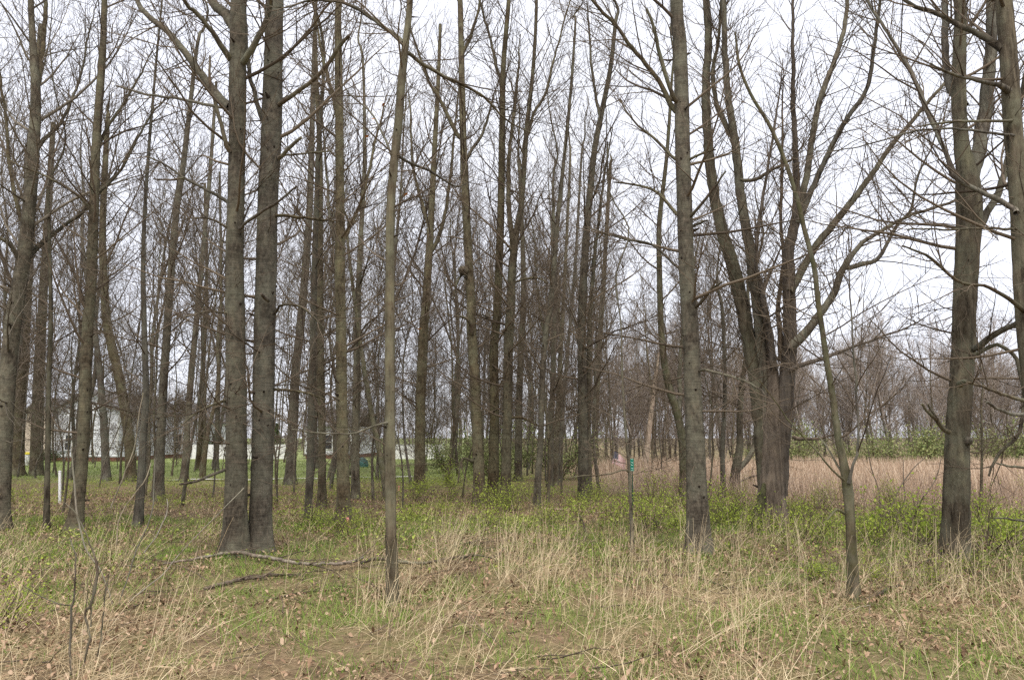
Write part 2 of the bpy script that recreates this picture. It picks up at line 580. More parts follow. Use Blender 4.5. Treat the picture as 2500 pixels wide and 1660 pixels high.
def house(name, label, x0, x1, Yf, depth, eave, ridge, wall, windows, gable=True):
    cx = (x0 + x1) / 2
    e = empty(name, (cx, Yf, 0), label, 'house')
    Geo().box(x0 + .03, x1 - .03, Yf + .03, Yf + depth, -.2, .36).build('foundation', BRICK, e)
    g = Geo()
    nb = int((eave - .36) / .127)
    for i in range(nb):                                   # lapped boards, each leaning out at its foot
        z = .36 + i * .127
        g.add([(x0, Yf - .018, z), (x1, Yf - .018, z), (x1, Yf, z + .135), (x0, Yf, z + .135),
               (x0, Yf, z), (x1, Yf, z)], [(0, 1, 2, 3), (4, 5, 1, 0)], 0, False)
    if gable:
        ng = int((ridge - eave) / .127)
        for i in range(ng):
            z = eave + i * .127
            f = 1 - (z - eave) / (ridge - eave)
            f2 = max(0, 1 - (z + .127 - eave) / (ridge - eave))
            a, c_ = (x1 - x0) / 2 * f, (x1 - x0) / 2 * f2
            g.add([(cx - a, Yf - .018, z), (cx + a, Yf - .018, z), (cx + c_, Yf, z + .13), (cx - c_, Yf, z + .13)], [(0, 1, 2, 3)], 0, False)
    s = g.build('siding', wall, e)
    s['kind'] = 'stuff'
    b = Geo()
    b.box(x0 + .01, x1 - .01, Yf + .01, Yf + depth, .3, eave)
    b.build('wall', wall, e)
    r = Geo()
    o = .3
    if gable:
        for s_ in (-1, 1):
            hx = (x1 - x0) / 2 + o
            ez = eave - o * (ridge - eave) / ((x1 - x0) / 2)
            r.add([(cx, Yf - o, ridge + .05), (cx + s_ * hx, Yf - o, ez + .05), (cx + s_ * hx, Yf + depth + o, ez + .05), (cx, Yf + depth + o, ridge + .05),
                   (cx, Yf - o, ridge + .2), (cx + s_ * hx, Yf - o, ez + .2), (cx + s_ * hx, Yf + depth + o, ez + .2), (cx, Yf + depth + o, ridge + .2)],
                  [(0, 1, 2, 3), (4, 5, 6, 7), (0, 1, 5, 4), (1, 2, 6, 5), (2, 3, 7, 6)], 0, False)
    else:
        r.add([(x0 - o, Yf - o, eave), (x1 + o, Yf - o, eave), (x1 + o, Yf + depth / 2, ridge), (x0 - o, Yf + depth / 2, ridge),
               (x1 + o, Yf + depth + o, eave), (x0 - o, Yf + depth + o, eave)], [(0, 1, 2, 3), (3, 2, 4, 5), (1, 4, 2, 2)], 0, False)
        r.f[-1] = (r.f[-1][0][:2], 0, False)
    r.build('roof', SHINGLE, e)
    for s_ in (-1, 1):
        cxs = x0 if s_ < 0 else x1
        Geo().box(cxs - .06, cxs + .06, Yf - .045, Yf + .06, .36, eave).build('corner_board', TRIM, e)
    for (wx0, wx1, wz0, wz1) in windows:
        w = Geo().box(wx0 - .08, wx1 + .08, Yf - .06, Yf - .02, wz0 - .08, wz1 + .08).build('window', TRIM, e)
        gl = Geo().box(wx0, wx1, Yf - .075, Yf - .062, wz0, wz1).build('pane', GLASS, e)
        gl.parent = w
        w_loc = Vector((0, 0, 0))
        mid = (wz0 + wz1) / 2
        bar = Geo().box(wx0, wx1, Yf - .085, Yf - .076, mid - .025, mid + .025).build('glazing_bar', TRIM, e)
        bar.parent = w
    return e


def hx(x, Y):
    return (x - 1250) / FPX * Y


def hz(y, Y):
    return at(1250, y, Y)[2]


YH = 46.0
house('house', 'white clapboard house end with brick foundation behind the left trunks', hx(140, YH), hx(297, YH), YH, 9, hz(1002, YH), hz(956, YH), SIDING_W,
      [(hx(173, YH), hx(186, YH), hz(1097, YH), hz(1062, YH)), (hx(262, YH), hx(275, YH), hz(1097, YH), hz(1062, YH)), (hx(236, YH), hx(244, YH), hz(1110, YH), hz(1098, YH))])
YH = 56.0
house('house', 'beige house wall far behind the left edge trees', hx(70, YH), hx(128, YH), YH, 8, hz(1010, YH), hz(975, YH), SIDING_B,
      [(hx(98, YH), hx(110, YH), hz(1085, YH), hz(1060, YH))])
YH = 54.0
house('house', 'white sided house glimpsed left of the paired trunks', hx(398, YH), hx(480, YH), YH, 8, hz(1025, YH), hz(985, YH), SIDING_W,
      [(hx(408, YH), hx(418, YH), hz(1058, YH), hz(1040, YH)), (hx(440, YH), hx(452, YH), hz(1095, YH), hz(1060, YH))])
YH = 52.0
house('house', 'white house with grey roof glimpsed right of the paired trunks', hx(752, YH), hx(868, YH), YH, 9, hz(1040, YH), hz(992, YH), SIDING_W,
      [(hx(800, YH), hx(815, YH), hz(1095, YH), hz(1062, YH)), (hx(845, YH), hx(858, YH), hz(1095, YH), hz(1062, YH))], gable=False)

# white vinyl fence and the blue bin before it
YF = 49.0
fe = empty('fence', (hx(520, YF), YF, 0), 'white vinyl fence on the lawn left of the paired trunks', 'fence')
fx = np.linspace(hx(470, YF), hx(1085, YF), 11)
for i in range(10):
    if 3 < i < 8:
        continue
    Geo().box(fx[i] + .06, fx[i + 1] - .06, YF, YF + .04, .08, 1.1).build('panel', TRIM, fe)
for i in range(11):
    if 4 < i < 8:
        continue
    Geo().box(fx[i] - .058, fx[i] + .058, YF - .04, YF + .08, 0, 1.2).build('post', TRIM, fe)
bx = hx(504, 48)
bn = empty('bin', (bx, 48, 0), 'blue bin standing before the white fence', 'bin')
Geo().box(bx - .22, bx + .22, 47.8, 48.2, .0, .78).build('body', mat_plain('blue_plastic', (0.02, 0.07, 0.30), 0.45), bn)
Geo().box(bx - .25, bx + .25, 47.76, 48.24, .785, .85).build('lid', mat_plain('blue_lid', (0.02, 0.06, 0.25), 0.45), bn)

# white object with a yellow cap at the left
p = ground_at(63, 1136)
wb = empty('yard_bin', (p[0], p[1], gz(p[0], p[1])), 'small white bin with yellow lid at the left edge of the lawn', 'bin')
a_ = np.linspace(0, 2 * math.pi, 15)[:-1]
zz = [0, .05, .5, .62]
rr = [.17, .19, .2, .18]
v = np.array([[math.cos(t) * r + p[0], math.sin(t) * r + p[1], z] for z, r in zip(zz, rr) for t in a_])
f = [(k * 14 + i, k * 14 + (i + 1) % 14, (k + 1) * 14 + (i + 1) % 14, (k + 1) * 14 + i) for k in range(3) for i in range(14)]
Geo().add(v, f).build('body', TRIM, wb)
zz, rr = [.62, .68, .74, .76], [.2, .2, .14, .02]
v = np.array([[math.cos(t) * r + p[0], math.sin(t) * r + p[1], z] for z, r in zip(zz, rr) for t in a_])
Geo().add(v, f).build('lid', mat_plain('yellow_plastic', (0.62, 0.52, 0.05), 0.5), wb)

# white marker post
p = ground_at(146, 1229)
q = at(146, 1150, p[1])
pt = np.array([[p + np.array([0, 0, -.1]), p * .5 + q * .5, q]])
g = Geo()
v, f = tubes(pt, np.full((1, 3), .032), 14)
g.add(v, f)
v, f = tubes(np.array([[q, q + np.array([0, 0, .012])]]), np.array([[.036, .030]]), 14)
g.add(v, f)
g.add(v[-14:], [tuple(range(14))], 0, False)
tag(g.build('marker_post', TRIM, origin=(p[0], p[1], 0)), 'white plastic marker post standing in the grass', 'post')

# ------------------------------------------------------------------ trees
def line3(pts, Y, dY=0.0):
    """pixel polyline (x, y, width) -> points and radii at depth Y .. Y + dY"""
    n = len(pts)
    P3 = np.array([at(x, y, Y + dY * (i / max(n - 1, 1))) for i, (x, y, w) in enumerate(pts)])
    R = np.array([px_size(w, p) * .455 for (x, y, w), p in zip(pts, P3)])
    return P3, R


def rough_tube(P, R, sides, amp, seed, flare=0.0, z0=0.0, lobes=5):
    """one tube with uneven, ridged skin"""
    r = np.random.default_rng(seed)
    K = len(P)
    v, f = tubes(P[None], R[None], sides)
    v = v.reshape(K, sides, 3)
    th = np.linspace(0, 2 * math.pi, sides, endpoint=False)[None, :]
    s = np.concatenate([[0], np.cumsum(np.linalg.norm(np.diff(P, axis=0), axis=1))])[:, None]
    d = np.zeros((K, sides))
    for kf, fz, a in ((1, .9, 1.0), (2, 1.7, .7), (3, 2.6, .5), (2, 5.5, .35), (5, 3.5, .4), (7, 1.2, .4), (1, 9.0, .25), (4, 12, .2)):
        d += a * np.sin(kf * th + fz * s * r.uniform(.7, 1.3) + r.uniform(0, 6.28)) * r.uniform(.6, 1.2)
    d = amp * d * 0.5 + amp * 0.35 * r.normal(0, 1, (K, sides))
    if flare > 0:
        h = np.clip(P[:, 2:3] - z0, 0, 9)
        d = d + flare * np.exp(-h / 0.2) * (0.7 + 0.6 * np.sin(lobes * th + r.uniform(0, 6)) + 0.3 * np.sin(2 * th + r.uniform(0, 6))) + flare * .35 * np.exp(-h / .55)
    v = P[:, None, :] + (v - P[:, None, :]) * (1 + d)[..., None]
    return v.reshape(-1, 3), f


def crown_geo(P, R, seed, n1=26, n2=6, n3=5, z_lo=1.8, spread=1.9, low=1.45, high=0.6, up=0.05, dens_hi=1.0, limbs=(), rb=0.30, twig_r=0.0038, zmax=None, thick=1.15, short=26):
    """fine branches of a tree: from its trunk line and from its limbs, three orders"""
    r = np.random.default_rng(seed)
    g = Geo()
    z = P[:, 2]
    top = zmax or z[-1]
    lines = []
    # first order
    zz = z_lo + (top * 0.97 - z_lo) * (np.arange(n1) + r.random(n1)) / n1
    i = np.clip(np.searchsorted(z, zz) - 1, 0, len(z) - 2)
    fr = ((zz - z[i]) / np.maximum(z[i + 1] - z[i], 1e-6))[:, None]
    pos = P[i] * (1 - fr) + P[i + 1] * fr
    rad = R[i]
    t = np.clip((zz - z_lo) / (top - z_lo), 0, 1)
    az = r.uniform(0, 2 * math.pi, n1)
    el = low + (high - low) * t ** 0.7 + r.normal(0, .14, n1)
    d = np.stack([np.cos(az) * np.sin(el), np.sin(az) * np.sin(el), np.cos(el)], -1)
    L = spread * (0.55 + 0.9 * np.sin(np.clip(t * 2.6 + .45, 0, math.pi))) * r.uniform(.6, 1.3, n1)
    P1 = grow(pos, d, L, 8, up=up, wig=.10, r=r)
    r1 = np.minimum(rad * rb * r.uniform(.6, 1.2, n1), 0.011 * L + .004)
    R1 = taper(r1, 8, .22)
    v, f = tubes(P1, R1, 5)
    g.add(v, f)
    srcs = [(P1, R1, n2, L)]
    if short:
        zs = r.uniform(.9, min(6.5, top * .6), short)
        i = np.clip(np.searchsorted(z, zs), 1, len(z) - 2)
        az = r.uniform(0, 2 * math.pi, short)
        d = np.stack([np.cos(az), np.sin(az), r.normal(.12, .25, short)], -1)
        PS = grow(P[i] + d * R[i][:, None] * .7, d, r.uniform(.15, .85, short), 5, up=.03, wig=.16, r=r)
        RS = taper(r.uniform(.003, .0075, short), 5, .35)
        v, f = tubes(PS, RS, 4)
        g.add(v, f)
        pos, d, rad, tt = sprout(PS, RS, 3, .3, .95, (.4, 1.0), r)
        PT = grow(pos, d, r.uniform(.08, .35, len(tt)), 3, up=.05, wig=.15, r=r)
        v, f = tubes(PT, taper(np.full(len(tt), .0028), 3, .4), 3)
        g.add(v, f)
    for (LP, LR) in limbs:
        m = max(5, int(np.linalg.norm(np.diff(LP, axis=0), axis=1).sum() / .15))
        Ls = np.linalg.norm(np.diff(LP, axis=0), axis=1).sum()
        srcs.append((LP[None], LR[None], m, np.array([min(max(Ls * .8, 1.7), 2.6)])))
    for (Pp, Rp, n, L0) in srcs:
        if n <= 0:
            continue
        pos, d, rad, tt = sprout(Pp, Rp, n, .12, 1.0, (.45, 1.0), r)
        L2 = np.repeat(L0, n) * (0.62 - .34 * tt) * r.uniform(.6, 1.35, len(tt))
        L2 = np.clip(L2, .18, 2.0)
        P2 = grow(pos, d, L2, 6, up=up * 1.3, wig=.11, r=r)
        R2 = taper(np.minimum(np.clip(rad * .6, twig_r * 1.1, .012), .004 + .005 * L2) * thick, 6, .3)
        v, f = tubes(P2, R2, 3)
        g.add(v, f)
        if n3 > 0:
            pos, d, rad, tt = sprout(P2, R2, n3, .15, 1.0, (.4, .95), r)
            L3 = np.repeat(L2, n3) * (.6 - .25 * tt) * r.uniform(.5, 1.4, len(tt))
            L3 = np.clip(L3 * 1.25, .10, .9)
            P3 = grow(pos, d, L3, 3, up=up * 2.6, wig=.15, r=r)
            R3 = taper(np.full(len(L3), twig_r) * r.uniform(.7, 1.2, len(L3)), 3, .4)
            v, f = tubes(P3, R3, 3)
            g.add(v, f)
    return g


TRI = [0]


def tree(name, label, cat, pts, H=15.0, bark=None, twig=None, limbs=(), seed=1, sides=20, amp=.035, flare=.35, knots=14,
         crown=True, group=None, base_y=None, lean_top=0.0, extra=None, depth=None, moss_base=False, **ck):
    """pts: trunk in photo pixels, from its foot upwards (x, y, width). The trunk stands where its foot meets the ground."""
    bark = bark or BARK_SMOOTH
    twig = twig or TWIG
    r = np.random.default_rng(seed)
    x, y, w = pts[0]
    foot = ground_at(x, base_y or y)
    Y = depth or foot[1]
    P3, R = line3(pts, Y)
    P3[:, 1] += np.linspace(0, 1, len(P3)) * lean_top
    P3[0, 2] = gz(P3[0, 0], P3[0, 1]) - .02
    cp = np.column_stack([P3, R])
    topz = cp[-1, 2]
    if topz < H:                                            # the part of the trunk above the picture
        d = norm(cp[-1, :3] - cp[-2, :3])
        d = norm(d + np.array([0, 0, .6]))
        steps = 4
        for k in range(1, steps + 1):
            s = (H - topz) * k / steps
            q = cp[-1 - (k - 1), :3] if False else cp[len(P3) - 1, :3] + d * s / max(d[2], .5) + r.normal(0, .12, 3) * [1, 1, 0]
            cp = np.vstack([cp, [*q, max(cp[len(P3) - 1, 3] * (1 - .9 * k / steps), .012)]])
    foot_cp = cp[0].copy()
    foot_cp[2] -= .15
    cp = np.vstack([foot_cp, cp])
    zt = cp[-1, 2]
    n = int(min(zt, 9.5) / .07 + max(zt - 9.5, 0) / .3) if sides > 12 else int(zt / .22)
    n = max(n, 16)
    L = smooth_line(cp, n)
    TP, TR = L[:, :3], np.maximum(L[:, 3], .006)
    loc = (float(P3[0, 0]), float(P3[0, 1]), float(P3[0, 2] + .02))
    e = empty(name, loc, label, cat, group)
    g = Geo()
    v, f = rough_tube(TP, TR, sides, amp, seed, flare, loc[2], lobes=int(r.integers(3, 6)))
    g.add(v, f)
    # dark branch scars and short snags on the trunk
    if knots:
        kz = r.uniform(.25, min(zt * .9, 7.5), knots)
        i = np.clip(np.searchsorted(TP[:, 2], kz), 1, len(TP) - 1)
        a = r.uniform(math.pi * .9, math.pi * 2.1, knots)
        d = np.stack([np.cos(a), np.sin(a), r.uniform(.0, .5, knots)], -1)
        p0 = TP[i] + d * TR[i][:, None] * .86
        ln = r.uniform(.004, .012, knots) + TR[i] * .19
        ln[r.random(knots) < .22] += .07
        pp = np.stack([p0, p0 + d * ln[:, None] * .5, p0 + d * ln[:, None]], 1)
        rk = np.clip(TR[i] * r.uniform(.07, .20, knots), .005, .024)
        v, f = tubes(pp, np.stack([rk * 1.4, rk, rk * .45], 1), 6)
        g.add(v, f, 1)
    g.build('trunk', [bark, KNOT], e)
    lines = []
    for li, lb in enumerate(limbs):
        lp = lb['p']
        LP3, LR = line3(lp, Y + lb.get('y0', 0), lb.get('dY', 0))
        cl = np.column_stack([LP3, LR])
        if lb.get('ext', 0) > 0:
            d = norm(cl[-1, :3] - cl[-2, :3] + np.array([0, 0, .15]))
            cl = np.vstack([cl, [*(cl[-1, :3] + d * lb['ext']), cl[-1, 3] * .35]])
        ln = np.linalg.norm(np.diff(cl[:, :3], axis=0), axis=1).sum()
        S = smooth_line(cl, max(6, int(ln / .09)))
        SP_, SR = S[:, :3], np.maximum(S[:, 3], .004)
        jit = np.cumsum(r.normal(0, .006, (len(SP_), 3)), 0)
        jit -= np.linspace(0, 1, len(jit))[:, None] * jit[-1] * .5
        SP_ = SP_ + jit * lb.get('wob', 1.0)
        gl = Geo()
        sd = 14 if SR.max() > .04 else 8
        v, f = rough_tube(SP_, SR, sd, amp * .9, seed + 50 + li)
        gl.add(v, f)
        gl.add(v[-sd:], [tuple(range(sd))], 0, False)
        nm = lb.get('n', 'limb')
        gl.build(nm, lb.get('bark', bark), e)
        if not lb.get('bare'):
            lines.append((SP_, SR))
        elif lb.get('bare') == 'few':
            lines.append((SP_[len(SP_) // 3:], SR[len(SP_) // 3:]))
    if crown:
        cg = crown_geo(TP, TR, seed + 9, limbs=lines, **ck)
        cg.build('crown', twig, e)
        TRI[0] += sum(len(f) for f, _, _ in cg.f) * 2
    if extra:
        extra(e, TP, TR, r)
    return e


def LB(*p, **k):
    return dict(p=list(p), **k)


# --- the pair of large trunks left of the middle
tree('bare_tree', 'left of the two big paired trunks, forking limbs high up', 'tree',
     [(572, 1360, 66), (575, 1250, 58), (577, 1130, 55), (576, 960, 51), (575, 800, 50), (573, 650, 47), (576, 488, 44), (579, 340, 43), (580, 217, 44), (581, 108, 42), (583, 0, 40)],
     seed=11, knots=30, sides=24, flare=.42, n1=34, z_lo=1.4, spread=1.25, low=1.6, limbs=[
        LB((565, 262, 24), (547, 250, 22), (504, 200, 20), (434, 108, 17), (358, 38, 14), (333, 0, 12), dY=.8, ext=1.5),
        LB((570, 150, 20), (553, 132, 16), (520, 81, 13), (477, 27, 11), (450, 0, 10), dY=-.5, ext=1.2),
        LB((575, 70, 30), (558, 46, 27), (528, 15, 24), (510, -20, 22), dY=.6, ext=2),
        LB((590, 160, 18), (607, 135, 17), (640, 81, 15), (661, 16, 13), (668, -30, 11), dY=-.7, ext=1.2, bark=BARK_DEAD),
        LB((562, 272, 10), (547, 268, 9), (470, 250, 8), (401, 236, 7), (340, 226, 6), (284, 210, 5), dY=.5, n='dead_branch', bark=BARK_DEAD, bare='few'),
        LB((560, 372, 13), (553, 360, 12), (541, 314, 11), (523, 260, 10), (507, 206, 8), (509, 140, 5), dY=-.4, y0=-.12, n='dead_branch', bark=BARK_DEAD, bare=1),
        LB((560, 496, 11), (547, 488, 10), (500, 460, 8), (450, 434, 7), (400, 402, 5), (358, 380, 4), dY=.3, n='dead_branch', bare='few'),
        LB((452, 434, 6), (415, 438, 5), (378, 436, 4), dY=.1, n='dead_branch', bark=BARK_DEAD, bare=1),
        LB((560, 558, 8), (547, 552, 7), (510, 534, 6), (455, 534, 3), dY=-.3, n='dead_branch', bare='few'),
        LB((585, 560, 8), (598, 550, 8), (640, 520, 8), (677, 498, 7), (721, 455, 5), dY=-.6, y0=-.1, n='dead_branch', bark=BARK_DEAD, bare=1),
        LB((560, 760, 7), (548, 765, 6), (510, 760, 5), (450, 775, 3), dY=-.4, n='dead_branch', bare='few'),
        LB((560, 980, 9), (547, 978, 8), (512, 990, 7), (470, 1015, 5), (440, 1045, 3), dY=-.4, n='dead_branch', bare='few'),
        LB((560, 1148, 10), (545, 1152, 9), (510, 1166, 8), (470, 1180, 7), (438, 1184, 5), dY=-.5, n='dead_branch', bark=BARK_DEAD, bare=1),
     ])
tree('bare_tree', 'right of the two big paired trunks, thicker and darker', 'tree',
     [(634, 1358, 60), (637, 1250, 56), (640, 1130, 55), (643, 960, 55), (646, 800, 56), (650, 640, 54), (654, 488, 52), (660, 370, 52), (664, 271, 52), (668, 130, 48), (671, 0, 46)],
     seed=12, knots=28, sides=24, flare=.36, n1=30, z_lo=1.6, spread=1.3, low=1.55, base_y=1353, limbs=[
        LB((680, 256, 12), (694, 249, 12), (759, 200, 11), (800, 157, 11), (825, 119, 11), (852, 92, 8), dY=-.9, n='dead_branch', bark=BARK_DEAD, bare=1),
        LB((676, 386, 12), (688, 379, 11), (712, 354, 10), (737, 333, 8), dY=-.4, n='dead_branch', bark=BARK_DEAD, bare=1),
        LB((672, 526, 10), (683, 526, 9), (740, 532, 8), (800, 542, 6), (815, 543, 4), dY=-.5, n='dead_branch', bare='few'),
        LB((690, 380, 6), (760, 374, 5), (808, 372, 4), dY=.3, n='dead_branch', bare='few'),
        LB((662, 345, 14), (640, 300, 13), (625, 255, 12), (612, 200, 11), (605, 140, 10), dY=.6, ext=1.5),
        LB((655, 735, 10), (645, 728, 10), (638, 715, 7), dY=-.25, y0=-.16, n='dead_branch', bark=BARK_DEAD, bare=1),
        LB((670, 770, 8), (690, 745, 7), (740, 752, 6), (790, 800, 4), dY=-.5, n='dead_branch', bare='few'),
        LB((668, 950, 8), (690, 952, 7), (745, 958, 6), (790, 975, 4), dY=.4, n='dead_branch', bare='few'),
     ])
# --- left edge trees
tree('bare_tree', 'grey barked tree at the far left edge, forking high up', 'tree',
     [(-2, 1300, 46), (4, 1180, 42), (12, 1000, 40), (30, 800, 38), (62, 596, 33), (81, 380, 28), (87, 233, 24), (80, 108, 17), (75, 0, 14)],
     seed=13, knots=14, sides=18, twig=TWIG_PALE, n1=26, z_lo=2, spread=1.7, high=.45, limbs=[
        LB((87, 240, 16), (98, 150, 13), (106, 60, 11), (111, -20, 9), dY=.3, ext=1.5),
        LB((62, 640, 16), (80, 612, 14), (140, 560, 10), (206, 510, 8), (260, 450, 5), dY=.8, ext=.8),
        LB((50, 650, 14), (40, 620, 12), (20, 590, 10), (-10, 570, 8), dY=-.4, ext=.8),
        LB((58, 560, 11), (48, 520, 10), (28, 430, 9), (8, 250, 7), (-10, 140, 5), dY=.5, ext=1),
        LB((80, 400, 12), (100, 350, 10), (150, 300, 8), (195, 200, 6), (220, 90, 4), dY=.6, ext=1),
     ])
tree('bare_tree', 'straight tree with wide foot just right of the white post', 'tree',
     [(182, 1296, 38), (189, 1230, 31), (200, 1129, 29), (208, 960, 28), (214, 800, 27), (222, 700, 26), (229, 500, 24), (233, 380, 22), (244, 220, 19), (252, 108, 16), (255, 0, 14)],
     seed=14, knots=20, sides=18, flare=.5, n1=34, z_lo=1.4, spread=1.5, high=.5, limbs=[
        LB((236, 390, 9), (255, 330, 8), (300, 260, 7), (340, 190, 5), dY=.5, ext=.8),
        LB((224, 520, 9), (190, 480, 8), (120, 440, 6), (30, 400, 4), dY=-.4, ext=.6),
        LB((236, 470, 9), (280, 430, 7), (320, 370, 6), (370, 280, 5), (400, 250, 4), dY=.6, ext=.5),
     ])
for (lab, pts, kw) in [
    ('thick dark trunk close behind the left edge tree', [(40, 1160, 34), (46, 1000, 32), (58, 800, 30), (72, 560, 24), (84, 300, 18), (100, 60, 12)], dict(seed=15)),
    ('thin sapling trunk between the left edge tree and the white post', [(112, 1296, 14), (116, 1130, 13), (119, 940, 12), (124, 760, 10), (120, 560, 8)], dict(seed=16, H=9, n1=18, spread=1.0)),
    ('tree left of the white house gable wall', [(88, 1160, 30), (92, 1000, 28), (98, 850, 24), (112, 600, 18), (130, 300, 12)], dict(seed=17)),
    ('slim trunk standing before the white house wall', [(259, 1172, 21), (256, 1080, 19), (248, 965, 17), (238, 860, 14), (215, 700, 11)], dict(seed=18)),
    ('trunk leaning left, right of the white house', [(320, 1176, 26), (314, 1063, 25), (292, 930, 24), (263, 800, 22), (255, 705, 20), (250, 560, 17), (262, 300, 12)], dict(seed=19, n1=34)),
    ('slender dark trunk with mossy foot among the left trees', [(336, 1286, 22), (344, 1180, 20), (350, 1060, 18), (356, 960, 17), (352, 800, 14), (350, 600, 11), (362, 380, 8)], dict(seed=20, n1=36)),
    ('upright trunk with green sprouts at its foot, left group', [(386, 1219, 27), (391, 1100, 24), (398, 960, 22), (408, 800, 20), (428, 542, 17), (450, 380, 14), (482, 108, 9)], dict(seed=21, n1=38)),
    ('trunk before the white fence, left of the paired trunks', [(449, 1176, 18), (458, 1040, 17), (467, 910, 16), (478, 800, 15), (496, 600, 12), (512, 434, 10), (528, 200, 7)], dict(seed=22)),
    ('thin trunk beside the blue bin', [(486, 1146, 14), (490, 1050, 13), (496, 900, 11), (505, 700, 9), (500, 450, 7)], dict(seed=23)),
    ('thin trunk just left of the paired trunks on the lawn', [(526, 1148, 15), (530, 1050, 13), (534, 900, 11), (540, 700, 8), (536, 420, 6)], dict(seed=24)),
    ('trunk just right of the paired trunks by the pale path', [(708, 1182, 27), (714, 1060, 26), (722, 900, 24), (733, 800, 22), (754, 542, 18), (762, 300, 14), (768, 80, 10)], dict(seed=25, n1=36)),
    ('dark leaning trunk, first of two left of the ribboned tree', [(752, 1274, 19), (756, 1150, 19), (760, 1000, 19), (764, 850, 18), (768, 650, 15), (776, 400, 12), (790, 120, 8)], dict(seed=26, n1=34)),
    ('grey trunk, second of two left of the ribboned tree', [(786, 1242, 21), (786, 1100, 20), (784, 950, 20), (782, 759, 18), (781, 542, 16), (781, 379, 14), (772, 180, 11), (770, 20, 8)], dict(seed=27, n1=34)),
    ('tree close behind the ribboned tree trunk', [(868, 1218, 22), (868, 1090, 21), (870, 950, 19), (872, 800, 17), (880, 600, 14), (890, 380, 10), (886, 150, 7)], dict(seed=28)),
    ('slim dark trunk behind the shrubs in the centre distance', [(1265, 1176, 20), (1266, 1050, 19), (1270, 900, 17), (1278, 700, 14), (1270, 450, 10)], dict(seed=29)),
    ('left of three thin trunks standing close together', [(1342, 1188, 16), (1346, 1060, 15), (1350, 900, 13), (1356, 700, 10), (1350, 450, 7)], dict(seed=30)),
    ('middle of three thin trunks standing close together', [(1356, 1184, 14), (1360, 1050, 13), (1368, 880, 12), (1380, 650, 9), (1392, 400, 6)], dict(seed=31)),
    ('right of three thin trunks standing close together', [(1367, 1180, 11), (1372, 1040, 11), (1384, 880, 10), (1404, 650, 8), (1420, 380, 6)], dict(seed=32)),
    ('slim trunk close behind the twin stemmed tree left of the flag', [(1449, 1156, 18), (1454, 1020, 17), (1463, 855, 15), (1476, 650, 12), (1490, 400, 9)], dict(seed=33)),
    ('slim trunk rising behind the big straight trunk on the right', [(1767, 1215, 13), (1764, 1100, 12), (1770, 950, 11), (1764, 760, 9)], dict(seed=36, H=8)),
]:
    a = dict(sides=12, knots=6, flare=.4, n1=24, n2=6, n3=3, z_lo=2.0, thick=1.2, twig_r=.0042, spread=1.6, high=.42, up=.07, bark=(BARK_FISSURED, BARK_SMOOTH, BARK_FAR, BARK_SMOOTH)[kw['seed'] % 4])
    a.update(kw)
    tree('bare_tree', lab, 'tree', pts, **a)

# --- the straight tree with a pink ribbon
tree('bare_tree', 'straight trunk with a pink ribbon tied near its foot', 'tree',
     [(840, 1290, 37), (838, 1180, 33), (835, 1019, 30), (832, 800, 28), (830, 640, 27), (830, 488, 24), (828, 271, 22), (825, 54, 18), (826, 0, 17)],
     seed=41, knots=16, sides=18, n1=32, z_lo=1.5, spread=1.4, high=.5, limbs=[
        LB((834, 596, 12), (850, 560, 11), (868, 531, 9), (890, 470, 8), (920, 340, 6), dY=.6, ext=1),
        LB((826, 600, 10), (812, 560, 9), (800, 500, 8), (792, 380, 6), dY=.5, ext=1),
        LB((828, 300, 10), (812, 240, 9), (790, 150, 7), (770, 40, 6), dY=.4, ext=1),
     ])
# --- the slim tree nearest the camera
def orange_leaves(e, TP, TR, r):
    for k in range(6):
        i = int(r.integers(len(TP) // 5, len(TP) // 2))
        c = TP[i] + np.array([r.uniform(-.35, .35), r.uniform(-.2, .1), r.uniform(-.1, .1)])
        u, w_ = norm(r.normal(0, 1, 3)), norm(r.normal(0, 1, 3))
        c2 = c + u * .06
        Geo().add([c, c + u * .03 + w_ * .02, c2, c + u * .03 - w_ * .02], [(0, 1, 2, 3)]).build('dead_leaf', DEADLEAF, e)


DEADLEAF = mat_plain('orange_dead_leaf', (0.42, 0.17, 0.05), 0.8)
tree('bare_tree', 'slim grey tree nearest the camera, bending right at the top', 'tree',
     [(958, 1468, 37), (957, 1400, 33), (954, 1300, 30), (953, 1184, 28), (952, 1000, 27), (952, 800, 26), (952, 690, 25), (953, 596, 24), (955, 480, 24), (964, 380, 23), (973, 298, 22), (981, 190, 21), (993, 81, 18), (1001, 0, 16)],
     seed=42, bark=BARK_FISSURED, knots=18, sides=22, amp=.07, flare=.12, H=13, n1=16, z_lo=2.6, spread=1.0, high=.5, extra=orange_leaves, limbs=[
        LB((984, 108, 13), (972, 92, 12), (940, 66, 11), (906, 43, 10), (868, 18, 9), (830, 5, 8), (760, 0, 6), (700, 18, 4), dY=.5, ext=.5),
        LB((986, 128, 12), (1000, 132, 11), (1036, 157, 10), (1085, 186, 9), (1134, 211, 8), (1180, 235, 7), (1230, 290, 5), dY=1.2, ext=.6),
        LB((968, 378, 9), (990, 392, 8), (1047, 417, 7), (1090, 440, 5), (1123, 455, 4), dY=.7, ext=.3),
        LB((966, 420, 7), (940, 330, 6), (900, 270, 5), (850, 230, 4), dY=.7, ext=.4),
        LB((950, 1030, 8), (935, 1034, 6), (905, 1045, 5), (860, 1060, 4), (780, 1055, 4), (715, 1046, 3), dY=-.8, n='dead_branch', bare='few'),
     ])
